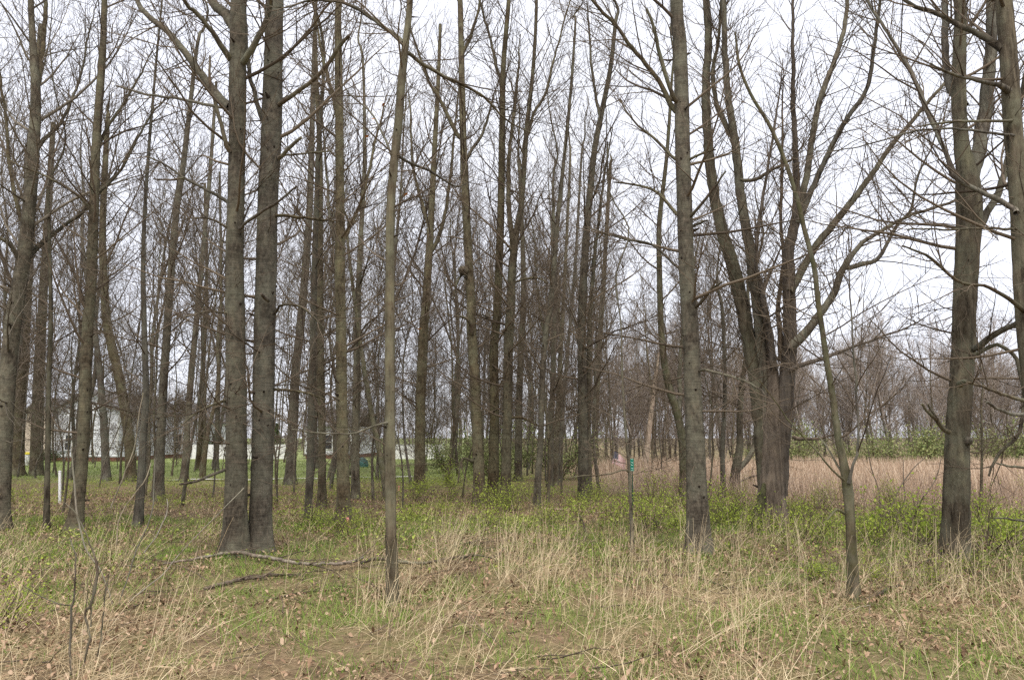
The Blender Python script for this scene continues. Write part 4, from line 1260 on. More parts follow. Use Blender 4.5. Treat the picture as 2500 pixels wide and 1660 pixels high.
place(dense, 'dark_shrub', 'rounded dark green shrub at the corner of the white house', 'shrub', None, hx(134, 45), 45, 1.0, .75)

# far-off wood closing the horizon
r3 = np.random.default_rng(77)
nf = 250
Y = r3.uniform(78, 110, nf)
X = r3.uniform(-.95, .95, nf) * Y
Hh = r3.uniform(3, 10, nf)
P = grow(np.stack([X, Y, np.zeros(nf)], -1), r3.normal(0, .12, (nf, 3)) * [1, 1, 0] + [0, 0, 1], Hh, 6, up=.05, wig=.06, r=r3)
R = taper(.010 * Hh + .02, 6, .15)
v, f = tubes(P, R, 4)
g = Geo().add(v, f)
pos, d, rad, tt = sprout(P, R, 11, .04, .98, (.5, 1.0), r3)
L2 = np.repeat(Hh, 11) * (.36 - .2 * tt) * r3.uniform(.6, 1.3, len(tt))
P2 = grow(pos, d, L2, 4, up=.12, wig=.1, r=r3)
R2 = taper(np.full(len(tt), .022), 4, .4)
v, f = tubes(P2, R2, 3)
g.add(v, f)
pos, d, rad, tt = sprout(P2, R2, 3, .2, 1, (.4, .9), r3)
P3 = grow(pos, d, r3.uniform(.4, 1.2, len(tt)), 3, up=.15, wig=.1, r=r3)
v, f = tubes(P3, taper(np.full(len(tt), .012), 3, .5), 3)
g.add(v, f)
tag(g.build('far_wood', TWIG_LINE_HAZY), 'far-off bare wood closing the horizon behind the field and houses', 'wood', kind='stuff')

# ------------------------------------------------------------------ leafing shrubs on the forest floor
near = [bush_parts(311, 1.0, .7, 560, LEAF_GREEN, .026, .05, 12), bush_parts(312, 1.2, .8, 660, LEAF_GREEN, .026, .05, 13),
        bush_parts(313, .8, .5, 460, LEAF_GREEN, .026, .05, 10), bush_parts(314, 1.3, .6, 640, LEAF_GREEN, .026, .05, 14)]
shrubs = [(1196, 1240, .8, 'leafing shrub at the foot of the central cluster, left side'), (1228, 1246, .7, 'leafing shrub at the foot of the central cluster, right side'),
          (1020, 1205, .75, 'leafing shrub around the foot of the dark trunk left of the cluster'), (830, 1312, .62, 'leafing shrub around the foot of the ribboned tree'),
          (880, 1300, .5, 'small leafing shrub right of the ribboned tree'), (1440, 1236, .6, 'leafing shrub at the foot of the twin stemmed trunk'),
          (1850, 1310, .8, 'leafing shrub before the mossy root of the old tree'), (1905, 1312, .75, 'leafing shrub before the right side of the old tree'),
          (1800, 1290, .9, 'leafing shrub left of the old tree'), (1745, 1280, .9, 'leafing shrub between the big straight trunk and the old tree'),
          (1665, 1300, .7, 'leafing shrub just left of the big straight trunk'), (1590, 1290, .9, 'leafing shrub right of the green marker sign'),
          (1500, 1280, .8, 'leafing shrub left of the green marker sign'), (1975, 1330, .7, 'low leafing shrub between the old tree and the mossy crooked trunk'),
          (2140, 1330, 1.0, 'wide leafing shrub right of the mossy crooked trunk'), (2210, 1310, 1.15, 'tall leafing shrub in front of the field, middle of the right group'),
          (2265, 1335, 1.0, 'leafing shrub close to the left of the thick furrowed trunk'), (2410, 1345, 1.0, 'leafing shrub close to the right of the thick furrowed trunk'),
          (2470, 1330, 1.1, 'leafing shrub at the right edge of the view'), (2372, 1398, .4, 'tiny bright green shrub before the thick furrowed trunk'),
          (2150, 1420, .4, 'tiny bright shrub right of the mossy trunk foot'), (2290, 1425, .42, 'small bright shrub left below the thick furrowed trunk'),
          (1990, 1420, .5, 'low leafing shrub left of the mossy trunk foot'), (20, 1530, .6, 'bright green shrub at the lower left edge'),
          (770, 1290, .6, 'leafing shrub left of the ribboned tree'), (1340, 1270, .5, 'low leafing shrub before the slim leaning trunk'),
          (400, 1225, .5, 'leafing sprouts by the upright trunk of the left group'), (1660, 1205, .8, 'leafing shrub at the field corner behind the big straight trunk'),
          (30, 1230, .7, 'leafing shrub by the foot of the left edge tree'), (1100, 1190, .9, 'leafing shrub left behind the central cluster')]
for k, (x, y, s, lab) in enumerate(shrubs):
    p = ground_at(x, y)
    place(near[k % 4], 'green_shrub', lab, 'shrub', None, p[0], p[1], r.uniform(0, 6), s * 1.05)
i0 = len(spots)
for X, Y in scatter(34, 950, 2560, 12, 21, .9):
    place(near[int(r.integers(4))], 'green_shrub', 'small leafing shrub in the green undergrowth behind the nearer trunks', 'shrub', 'small shrubs of the undergrowth', X, Y, r.uniform(0, 6), r.uniform(.5, .9))

# ------------------------------------------------------------------ ground cover: leaves, dry grass, green grass, undergrowth, field
def wedge(n, Y0, Y1, x0=-1.0, x1=1.0, r=r):
    """n random places on the ground in the view, even in area"""
    Y = np.sqrt(r.uniform(Y0 ** 2, Y1 ** 2, n))
    X = r.uniform(x0, x1, n) * (0.80 * Y + 2.2)
    return X, Y


def blades(X, Y, L, W, lean, r, K=3, droop=.5, az=None):
    n = len(X)
    a = r.uniform(0, 6.28, n) if az is None else az
    d = np.stack([np.cos(a) * lean, np.sin(a) * lean, np.ones(n)], -1)
    d = norm(d)
    P = np.zeros((n, K, 3))
    P[:, 0] = np.stack([X, Y, gz(X, Y) - .01], -1)
    for k in range(1, K):
        d = norm(d + np.stack([np.cos(a), np.sin(a), np.full(n, -droop)], -1) * (droop if np.isscalar(droop) else droop[:, None]) * .5 + r.normal(0, .08, (n, 3)))
        P[:, k] = P[:, k - 1] + d * (L / (K - 1))[:, None]
    P[:, :, 2] = np.maximum(P[:, :, 2], gz(P[:, :, 0], P[:, :, 1]) + .006)
    P[:, 0, 2] = gz(X, Y) - .01
    b2 = a + math.pi / 2 + r.normal(0, .7, n)
    side = np.stack([np.cos(b2), np.sin(b2), r.normal(0, .2, n)], -1)
    Wk = W[:, None] * np.linspace(1, .25, K)[None, :]
    return ribbons(P, Wk, norm(side))


STRAW = mat_islands('dry_grass', [(0, (0.15, 0.10, 0.052)), (0.3, (0.32, 0.23, 0.125)), (0.65, (0.50, 0.38, 0.225)), (1, (0.66, 0.54, 0.35))], spec=0.15)
STRAW_TALL = mat_islands('dry_stalks', [(0, (0.42, 0.32, 0.185)), (1, (0.72, 0.60, 0.40))], spec=0.2)
GRASS = mat_islands('green_grass', [(0, (0.095, 0.18, 0.03)), (0.5, (0.18, 0.30, 0.05)), (1, (0.36, 0.43, 0.12))], trans=.25)
LAWN = mat_islands('lawn_grass', [(0, (0.15, 0.21, 0.05)), (1, (0.29, 0.35, 0.12))], trans=.2)
LITTER = mat_islands('leaf_litter', [(0, (0.08, 0.05, 0.03)), (0.3, (0.21, 0.13, 0.08)), (0.65, (0.34, 0.225, 0.145)), (1, (0.45, 0.33, 0.23))], spec=.2)
FIELD = mat_islands('field_grass', [(0, (0.32, 0.225, 0.16)), (0.4, (0.48, 0.365, 0.265)), (1, (0.66, 0.54, 0.41))])
HERB = mat_islands('undergrowth', [(0, (0.17, 0.22, 0.045)), (0.4, (0.28, 0.345, 0.07)), (0.75, (0.38, 0.445, 0.095)), (1, (0.50, 0.53, 0.17))], trans=.3)


def greenness(X, Y):
    """how much green grows at a place"""
    g = fbm(X * .55 + 3, Y * .55, 5) * .65 + fbm(X * 1.7, Y * 1.7, 9) * .35
    return g + np.clip((Y - 6) * .016, 0.0, .10) + .03


def straw_den(X, Y):
    return fbm(X * .8 + 11, Y * .8 + 4, 15)


# fallen leaves
n = 150000
X, Y = wedge(n, 2.6, 20)
keep = r.random(n) < np.clip((fbm(X * .9 + 31, Y * .9 + 8, 61) - .36) * 5, .12, 1) * np.clip(1.15 - Y / 26, .2, 1)
X, Y = X[keep], Y[keep]
FEET = [o.location for o in scene.objects if o.parent is None and o.name.startswith('bare_tree') and not o.get('group') and 3 < o.location.y < 18]
fa = r.uniform(0, 6.28, (len(FEET), 110))
fr_ = .16 + np.abs(r.normal(0, .26, fa.shape))
X = np.concatenate([X, (np.array([q.x for q in FEET])[:, None] + np.cos(fa) * fr_).ravel()])
Y = np.concatenate([Y, (np.array([q.y for q in FEET])[:, None] + np.sin(fa) * fr_).ravel()])
n = len(X)
s = (r.uniform(.007, .015, n) + .011 * r.random(n) ** 3)[:, None]
c = np.stack([X, Y, gz(X, Y) + .008 + .07 * r.random(n) ** 1.6], -1)
a = r.uniform(0, 6.28, n)
tilt = r.normal(0, .6, n)
u = np.stack([np.cos(a), np.sin(a), tilt], -1)
w_ = np.stack([-np.sin(a), np.cos(a), r.normal(0, .6, n)], -1)
curl = np.array([0, 0, 1.0]) * r.uniform(.1, .6, n)[:, None] * s
v = np.stack([c - u * s * 1.2, c - u * s * .3 + w_ * s * .62 + curl, c + u * s * .5 + w_ * s * .5 + curl, c + u * s * 1.3 + curl * .3,
              c + u * s * .5 - w_ * s * .5 + curl, c - u * s * .3 - w_ * s * .62 + curl], 1).reshape(-1, 3)
b = np.arange(n)[:, None] * 6
g = Geo()
g.add(v, np.concatenate([b + np.array([[0, 1, 2, 3]]), b + np.array([[0, 3, 4, 5]])]), 0, False)
tag(g.build('fallen_leaves', LITTER), 'brown fallen leaves scattered over the forest floor', 'leaves', kind='stuff')

# matted dry grass
n = 150000
X, Y = wedge(n, 2.6, 9.5)
keep = r.random(n) < np.clip(3.4 * straw_den(X, Y) - 1.0 - .10 * np.clip(Y - 5, 0, 9) - 1.2 * np.clip(greenness(X, Y) - .5, 0, 1), .22, 1)
X, Y = X[keep], Y[keep]
n = len(X)
L = r.uniform(.07, .30, n)
v, f = blades(X, Y, L, r.uniform(.0011, .0027, n), r.uniform(.8, 5.0, n), r, 3, r.uniform(.2, .9, n))
g = Geo().add(v, f, 0, False)
n = 26000
X, Y = wedge(n, 9.5, 18)
keep = r.random(n) < np.clip(2.0 * straw_den(X, Y) - .6, .05, .8)
X, Y = X[keep], Y[keep]
n = len(X)
v, f = blades(X, Y, r.uniform(.12, .4, n), r.uniform(.002, .004, n), r.uniform(.3, 2.0, n), r, 3, r.uniform(.2, .8, n))
g.add(v, f, 0, False)
tag(g.build('dry_grass', STRAW), 'matted dry straw grass on the forest floor', 'grass', kind='stuff')

# dead twigs lying everywhere
n = 1500
X, Y = wedge(n, 3.6, 17)
a = r.uniform(0, 6.28, n)
P = grow(np.stack([X, Y, gz(X, Y) + r.uniform(.01, .05, n)], -1), np.stack([np.cos(a), np.sin(a), r.normal(.05, .12, n)], -1), r.uniform(.12, .75, n), 5, up=-.02, wig=.12, r=r)
P[:, :, 2] = np.maximum(P[:, :, 2], gz(P[:, :, 0], P[:, :, 1]) + .008)
v, f = tubes(P, taper(r.uniform(.002, .0065, n), 5, .4), 4)
tag(Geo().add(v, f).build('dead_twigs', TWIG), 'small dead twigs strewn over the forest floor', 'twigs', kind='stuff')

# tall dry stalks, in loose clumps leaning mostly one way
nc = 330
X, Y = wedge(nc, 3.0, 11)
sel = r.random(nc) < np.where(X > -1.5, 1, .55)
X, Y = X[sel], Y[sel]
m = r.integers(2, 17, len(X))
cx, cy = np.repeat(X, m), np.repeat(Y, m)
base_az = np.repeat(r.normal(.35, .9, len(X)), m)
n = len(cx)
cx, cy = cx + r.normal(0, .10, n), cy + r.normal(0, .10, n)
az = base_az + r.normal(0, .6, n)
lean = np.abs(r.normal(.34, .32, n))
lean[r.random(n) < .22] += 1.6
d = norm(np.stack([np.cos(az) * lean, np.sin(az) * lean, np.ones(n)], -1))
P = grow(np.stack([cx, cy, gz(cx, cy) - .02], -1), d, r.uniform(.25, .82, n), 6, up=-.045, wig=.04, r=r)
v, f = tubes(P, taper(r.uniform(.0016, .0031, n), 6, .45), 3)
g = Geo().add(v, f)
pos, d2, rad, tt = sprout(P, taper(np.full(n, .002), 6, .5), 2, .1, .7, (.3, .8), r)
m2 = len(pos)
PB = grow(pos, d2, r.uniform(.10, .28, m2), 4, up=-.12, wig=.1, r=r)
sd = norm(r.normal(0, 1, (m2, 3)))
v, f = ribbons(PB, np.full((m2, 1), .0022) * np.linspace(1, .2, 4)[None, :], sd)
g.add(v, f, 0, False)
tag(g.build('dry_stalks', STRAW_TALL), 'tall pale dry grass stalks across the foreground', 'grass', kind='stuff')

# green grass in tufts
n = 215000
X, Y = wedge(n, 2.6, 14)
X += r.normal(0, .03, n)
gr = greenness(X, Y)
tuft = fbm(X * 3.1, Y * 3.1, 21)
keep = r.random(n) < np.clip((gr - .42) * 8, 0, 1) * np.clip((tuft - .36) * 4, .06, 1)
X, Y, tuft = X[keep], Y[keep], tuft[keep]
n = len(X)
L = r.uniform(.05, .15, n) + .10 * np.clip(tuft - .5, 0, 1) * r.random(n) * 2
v, f = blades(X, Y, L, r.uniform(.0012, .0028, n) * (1 + Y * .04), np.abs(r.normal(.4, .35, n)), r, 3, .45)
g = Geo().add(v, f, 0, False)
tag(g.build('green_grass', GRASS), 'fresh green grass tufts on the forest floor', 'grass', kind='stuff')

# low leafy undergrowth between and behind the trunks
n = 190000
X, Y = wedge(n, 7.5, 26)
px_ = 1250 + FPX * X / Y
lw, fw = zones(X, Y)
den = np.clip((fbm(X * .6 + 20, Y * .6, 41) * .6 + fbm(X * 1.8 + 2, Y * 1.8, 47) * .4 - .43) * 6, .05, .8) * np.clip((Y - 7.5) / 4.5, 0, 1) * (1 - fw)
den *= np.where(px_ < 760, .65, 1.0) * np.where((px_ > 1380), 1.25, 1) * np.clip(1.6 - Y / 26, .5, 1)
keep = r.random(n) < den
X, Y = X[keep], Y[keep]
n = len(X)
hgt = .04 + .42 * fbm(X * 1.1 + 5, Y * 1.1, 44) ** 2 * np.where(1250 + FPX * X / Y > 950, 1, .5)
c = np.stack([X, Y, gz(X, Y) + hgt * r.random(n) ** .7 * 1.3 + .01], -1)
g = leaf_quads(c, r, .018, .058)
tag(g.build('undergrowth_leaves', HERB), 'low yellow green leafy undergrowth spreading between the trunks', 'undergrowth', kind='stuff')
# its thin brown stems
n = 6000
X, Y = wedge(n, 7.0, 20)
lw, fw = zones(X, Y)
keep = (r.random(n) < .9) & (fw < .9)
X, Y = X[keep], Y[keep]
n = len(X)
a = r.uniform(0, 6.28, n)
P = grow(np.stack([X, Y, gz(X, Y) - .01], -1), np.stack([np.cos(a) * .6, np.sin(a) * .6, np.ones(n)], -1), r.uniform(.2, .75, n), 5, up=-.06, wig=.16, r=r)
v, f = tubes(P, taper(r.uniform(.0018, .0036, n), 5, .4), 3)
tag(Geo().add(v, f).build('undergrowth_stems', TWIG), 'thin bare stems of the low undergrowth', 'undergrowth', kind='stuff')

# lawn towards the houses
n = 34000
X, Y = wedge(n, 19, 48, -1.0, .25)
lw, fw = zones(X, Y)
keep = r.random(n) < lw
X, Y = X[keep], Y[keep]
n = len(X)
v, f = blades(X, Y, r.uniform(.06, .18, n), r.uniform(.006, .013, n), np.abs(r.normal(.4, .3, n)), r, 3, .4)
tag(Geo().add(v, f, 0, False).build('lawn_grass', LAWN), 'rough green lawn grass towards the houses', 'grass', kind='stuff')

# dry field
n = 56000
X, Y = wedge(n, 13, 36, .0, 1.05)
lw, fw = zones(X, Y)
keep = r.random(n) < fw * np.clip(1.2 - .01 * Y, .5, 1)
X, Y = X[keep], Y[keep]
n = len(X)
v, f = blades(X, Y, r.uniform(.35, .85, n), r.uniform(.004, .009, n) * (.6 + Y * .03), np.abs(r.normal(.18, .18, n)), r, 3, .12)
tag(Geo().add(v, f, 0, False).build('field_grass', FIELD), 'tall pinkish dry grass filling the field on the right', 'grass', kind='stuff')
# reddish brush at the edge of the field
n = 1500
X = r.uniform(2.5, 17, n)
Y = 13.5 + np.clip((9 - X) * .6, 0, 8) + r.uniform(0, 3.2, n)
a = r.uniform(0, 6.28, n)
P = grow(np.stack([X, Y, gz(X, Y) - .01], -1), np.stack([np.cos(a) * .5, np.sin(a) * .5, np.ones(n)], -1), r.uniform(.4, 1.1, n), 6, up=-.05, wig=.14, r=r)
v, f = tubes(P, taper(r.uniform(.002, .0042, n), 6, .4), 3)
g = Geo().add(v, f)
pos, d2, rad, tt = sprout(P, taper(np.full(n, .003), 6, .5), 3, .3, .95, (.4, .9), r)
PB = grow(pos, d2, r.uniform(.12, .4, len(pos)), 4, up=0, wig=.15, r=r)
v, f = tubes(PB, taper(np.full(len(pos), .0018), 4, .5), 3)
g.add(v, f)
tag(g.build('field_brush', mat_twig('field_brush', (0.24, 0.165, 0.13), (0.42, 0.32, 0.25))), 'reddish bare brush along the near edge of the field', 'brush', kind='stuff')

# ------------------------------------------------------------------ fallen branches
def fallen(label, pts, seed, bark=BARK_FALLEN, lift=.0, twigs=5, name='fallen_branch'):
    r2 = np.random.default_rng(seed)
    P3 = []
    for (x, y, w) in pts:
        w = w * .72
        q = ground_at(x, y + 2)
        P3.append([q[0], q[1], float(gz(q[0], q[1])) + px_size(w, q) * .5 + lift, px_size(w, q) / 2])
    S = smooth_line(P3, max(10, len(pts) * 8))
    TP, TR = S[:, :3].copy(), np.maximum(S[:, 3], .004)
    TP[:, 2] += np.abs(np.cumsum(r2.normal(0, .004, len(TP))))
    e = empty(name, (TP[0, 0], TP[0, 1], float(gz(TP[0, 0], TP[0, 1]))), label, 'branch')
    v, f = rough_tube(TP, TR, 9, .07, seed)
    g = Geo().add(v, f)
    g.add(v[-9:], [tuple(range(9))], 0, False)
    g.add(v[:9][::-1], [tuple(range(9))], 0, False)
    g.build('stick', bark, e)
    if twigs:
        pos, d, rad, tt = sprout(TP[None], TR[None], twigs, .25, .98, (.4, .9), r2)
        d[:, 2] = np.abs(d[:, 2]) * .6
        L2 = r2.uniform(.2, .7, twigs)
        P2 = grow(pos, d, L2, 6, up=-.05, wig=.12, r=r2)
        P2[:, :, 2] = np.maximum(P2[:, :, 2], gz(P2[:, :, 0], P2[:, :, 1]) + .012)
        R2 = taper(np.maximum(rad * .5, .003), 6, .3)
        v, f = tubes(P2, R2, 5)
        g = Geo().add(v, f)
        pos, d, rad, tt = sprout(P2, R2, 2, .3, .9, (.4, .9), r2)
        d[:, 2] = np.abs(d[:, 2]) * .5
        P4 = grow(pos, d, r2.uniform(.08, .3, len(pos)), 4, up=-.05, wig=.12, r=r2)
        P4[:, :, 2] = np.maximum(P4[:, :, 2], gz(P4[:, :, 0], P4[:, :, 1]) + .01)
        v, f = tubes(P4, taper(np.full(len(pos), .0028), 4, .4), 4)
        g.add(v, f)
        g.build('side_twigs', TWIG, e)['kind'] = 'stuff'
    return e


fallen('long pale fallen branch lying across the front of the paired trunks', [(398, 1384, 6), (450, 1380, 8), (500, 1374, 11), (548, 1366, 12), (590, 1368, 13), (650, 1376, 12), (720, 1384, 11), (800, 1386, 10), (850, 1382, 11), (885, 1374, 11)], 401, lift=.05, twigs=9)
fallen('dark fallen branch running right behind the slim grey tree', [(880, 1380, 10), (920, 1374, 11), (960, 1378, 11), (1010, 1382, 10), (1060, 1384, 9), (1100, 1378, 8), (1160, 1374, 6), (1205, 1376, 4), (1236, 1352, 3)], 402, bark=BARK_SMOOTH, lift=.05)
fallen('weathered log lying in the grass below the paired trunks', [(498, 1436, 11), (560, 1424, 13), (620, 1416, 12), (680, 1410, 10), (735, 1404, 6)], 403, bark=BARK_SHAGGY, lift=.0)
fallen('thin fallen stick right behind the slim grey tree', [(970, 1312, 5), (1030, 1318, 5), (1085, 1322, 4), (1120, 1308, 2)], 404, twigs=3)
fallen('bent dark dead branch propped up right of centre', [(1425, 1325, 7), (1432, 1300, 8), (1418, 1270, 7), (1405, 1250, 5)], 405, bark=KNOT, twigs=1)
fallen('pale twiggy branch lying right of the slim leaning trunk', [(1330, 1246, 5), (1370, 1248, 6), (1430, 1250, 5), (1475, 1254, 4)], 406, bark=BARK_PALE)
fallen('dark stick lying before the big straight trunk', [(1585, 1412, 4), (1640, 1408, 6), (1700, 1412, 6), (1750, 1424, 5), (1785, 1436, 3)], 407, bark=BARK_SMOOTH)
fallen('short thick stick right of the mossy trunk foot', [(2144, 1458, 9), (2168, 1444, 9), (2194, 1426, 8)], 408, bark=BARK_SMOOTH, twigs=0)
fallen('fallen branch lying before the thick furrowed trunk', [(2205, 1382, 6), (2260, 1376, 8), (2320, 1364, 8), (2355, 1350, 6)], 409, bark=BARK_SMOOTH)
fallen('thin stick lying at the foot of the mossy crooked trunk', [(2046, 1478, 4), (2080, 1482, 5), (2126, 1480, 4)], 410, twigs=2)
fallen('dark forked stick lying right of the ribboned tree', [(975, 1236, 5), (1000, 1230, 6), (1030, 1226, 6), (1060, 1196, 4)], 411, bark=KNOT, twigs=2)
fallen('dead twigs heaped in the grass left of the paired trunks', [(300, 1380, 4), (350, 1384, 5), (420, 1388, 5), (470, 1394, 3)], 412)
fallen('brittle branch lying in the foreground below the log', [(610, 1470, 4), (680, 1452, 6), (760, 1440, 6), (830, 1434, 4)], 413, bark=BARK_SMOOTH)
fallen('small dark branch stub among the leaves right of centre', [(1120, 1330, 8), (1145, 1326, 9), (1170, 1330, 6)], 414, bark=KNOT, twigs=2)
fallen('thin stick in the grass at the right centre', [(1830, 1440, 4), (1900, 1430, 5), (1960, 1432, 3)], 415, twigs=2)

# ------------------------------------------------------------------ brambles at the lower left
def shoots(name, label, lines, seed, bark, tw=6):
    r2 = np.random.default_rng(seed)
    x, y, w = lines[0]['p'][0]
    foot = ground_at(x, y)
    e = empty(name, (foot[0], foot[1], float(gz(foot[0], foot[1]))), label, 'shrub')
    tl = []
    for lb in lines:
        P3, R = line3(lb['p'], foot[1] + lb.get('y0', 0), lb.get('dY', 0))
        S = smooth_line(np.column_stack([P3, R]), max(8, len(P3) * 6))
        SP_ = S[:, :3] + np.cumsum(r2.normal(0, .002, (len(S), 3)), 0)
        SR = np.maximum(S[:, 3] * .85, .0018)
        v, f = tubes(SP_[None], SR[None], 7)
        Geo().add(v, f).build('stem', lb.get('bark', bark), e)
        tl.append((SP_, SR))
    g = Geo()
    for SP_, SR in tl:
        pos, d, rad, tt = sprout(SP_[None], SR[None], tw, .15, .95, (.4, .9), r2)
        P2 = grow(pos, d, r2.uniform(.1, .4, tw), 5, up=.02, wig=.14, r=r2)
        v, f = tubes(P2, taper(np.maximum(rad * .45, .0016), 5, .4), 4)
        g.add(v, f)
    g.build('side_twigs', TWIG, e)['kind'] = 'stuff'
    return e


shoots('bare_shrub', 'leafless dark stemmed shrub at the lower left corner', [
    LB((173, 1655, 6), (172, 1600, 7), (176, 1540, 7), (180, 1480, 7), (186, 1460, 6), (192, 1400, 5), (190, 1345, 4), (180, 1300, 3)),
    LB((205, 1625, 6), (214, 1560, 7), (212, 1540, 6), (200, 1490, 8), (215, 1470, 9), (228, 1420, 8), (230, 1385, 8), (222, 1352, 6), (205, 1310, 4), (180, 1260, 4), (150, 1225, 3)),
    LB((236, 1600, 5), (246, 1560, 5), (254, 1500, 4), (262, 1440, 4), (270, 1390, 3)),
    LB((222, 1530, 5), (226, 1470, 5), (234, 1420, 5), (238, 1370, 4)),
    LB((178, 1480, 4), (150, 1476, 3), (110, 1460, 3), (60, 1430, 2)),
], 501, BARK_DEAD)
shoots('bramble', 'pale arching bramble shoots left of the paired trunks', [
    LB((290, 1470, 5), (272, 1530, 5), (286, 1480, 4), (300, 1440, 4), (330, 1340, 4), (368, 1250, 4), (376, 1180, 3), (378, 1110, 3)),
    LB((282, 1500, 4), (250, 1400, 4), (210, 1340, 5), (188, 1260, 5), (182, 1190, 5), (176, 1120, 4), (176, 1080, 3), dY=-.2),
    LB((300, 1480, 4), (350, 1440, 4), (400, 1400, 4), (440, 1350, 3), (540, 1250, 3), (600, 1190, 3), dY=.4),
    LB((284, 1330, 4), (290, 1270, 4), (320, 1220, 4), (360, 1170, 4), (374, 1130, 3), dY=.2),
    LB((350, 1350, 4), (380, 1310, 4), (404, 1260, 4), (406, 1220, 3), dY=.3),
    LB((270, 1240, 4), (300, 1170, 4), (330, 1090, 4), (340, 1010, 3), (350, 960, 3), dY=.3),
], 502, mat_bark('cane_bark', (0.15, 0.122, 0.085), (0.34, 0.29, 0.22), stretch=.3, scale=18), tw=4)
shoots('bramble', 'thin leafless canes in front of the field, left of the thick furrowed trunk', [
    LB((2150, 1300, 4), (2146, 1200, 3), (2128, 1140, 3), (2118, 1090, 2)),
    LB((2152, 1300, 4), (2190, 1200, 3), (2220, 1150, 3), (2260, 1110, 2)),
    LB((2156, 1300, 4), (2205, 1230, 3), (2206, 1180, 3), (2204, 1120, 2)),
    LB((2160, 1300, 4), (2230, 1240, 3), (2280, 1180, 3), (2300, 1120, 2)),
], 503, TWIG_RED, tw=5)

# ------------------------------------------------------------------ small flag, green marker sign, ribbons
p = ground_at(1500, 1178)
YG = p[1]
fl = empty('flag', (p[0], p[1], float(gz(p[0], p[1]))), 'small drooping red white and blue flag on a thin pole at the field edge', 'flag')
pole = np.array([at(1503, 1180, YG), at(1501, 1140, YG), at(1499, 1104, YG)])
v, f = tubes(pole[None], np.full((1, 3), .010), 8)
Geo().add(v, f).build('pole', mat_plain('flag_pole', (0.30, 0.28, 0.26), 0.5), fl)


def mat_flag():
    m, n, bs, out = new_mat('flag_cloth')
    uv = N(n, 'ShaderNodeAttribute', attribute_name='cloth')
    sp = N(n, 'ShaderNodeSeparateColor')
    n.links.new(uv.outputs['Color'], sp.inputs[0])
    m1 = N(n, 'ShaderNodeMath', operation='MULTIPLY')
    m1.inputs[1].default_value = 6.5
    n.links.new(sp.outputs[1], m1.inputs[0])
    fr = N(n, 'ShaderNodeMath', operation='FRACT')
    n.links.new(m1.outputs[0], fr.inputs[0])
    st = N(n, 'ShaderNodeMath', operation='GREATER_THAN')
    st.inputs[1].default_value = .5
    n.links.new(fr.outputs[0], st.inputs[0])
    col = mixc(n, (0.58, 0.34, 0.33), (0.72, 0.60, 0.58), st.outputs[0])
    lt = N(n, 'ShaderNodeMath', operation='LESS_THAN')
    lt.inputs[1].default_value = .4
    n.links.new(sp.outputs[0], lt.inputs[0])
    gt = N(n, 'ShaderNodeMath', operation='GREATER_THAN')
    gt.inputs[1].default_value = .46
    n.links.new(sp.outputs[1], gt.inputs[0])
    an = N(n, 'ShaderNodeMath', operation='MULTIPLY')
    n.links.new(lt.outputs[0], an.inputs[0])
    n.links.new(gt.outputs[0], an.inputs[1])
    vo = N(n, 'ShaderNodeTexVoronoi', Scale=26.0)
    n.links.new(uv.outputs['Color'], vo.inputs['Vector'])
    sr = ramp(n, [(0.10, (0.7, 0.7, 0.75)), (0.16, (0.09, 0.10, 0.15))])
    n.links.new(vo.outputs['Distance'], sr.inputs['Fac'])
    col = mixc(n, col, sr.outputs[0], an.outputs[0])
    n.links.new(col, bs.inputs['Base Color'])
    return m


nu, nv = 22, 16
uu, vv = np.meshgrid(np.linspace(0, 1, nu), np.linspace(0, 1, nv))
fw_, fh_ = .62, .42
dx = uu * fw_ * .62 + .012
dz = (vv - 1) * fh_ - uu * uu * fw_ * .55 + .02
dyy = .06 * np.sin(uu * 9 + vv * 2) * uu + .03 * np.sin(uu * 4 + 1)
top = pole[2]
fv = np.stack([top[0] - .10 * (1 - uu) * (1 - vv) + dx, top[1] - .02 + dyy, top[2] + dz], -1).reshape(-1, 3)
ii, jj = np.meshgrid(np.arange(nu - 1), np.arange(nv - 1))
b = (jj * nu + ii).ravel()
cl = Geo().add(fv, np.stack([b, b + 1, b + nu + 1, b + nu], -1)).build('cloth', mat_flag(), fl)
ca = cl.data.color_attributes.new('cloth', 'FLOAT_COLOR', 'POINT')
ca.data.foreach_set('color', np.stack([uu.ravel(), vv.ravel(), uu.ravel() * 0, uu.ravel() * 0 + 1], -1).astype(np.float32).ravel())

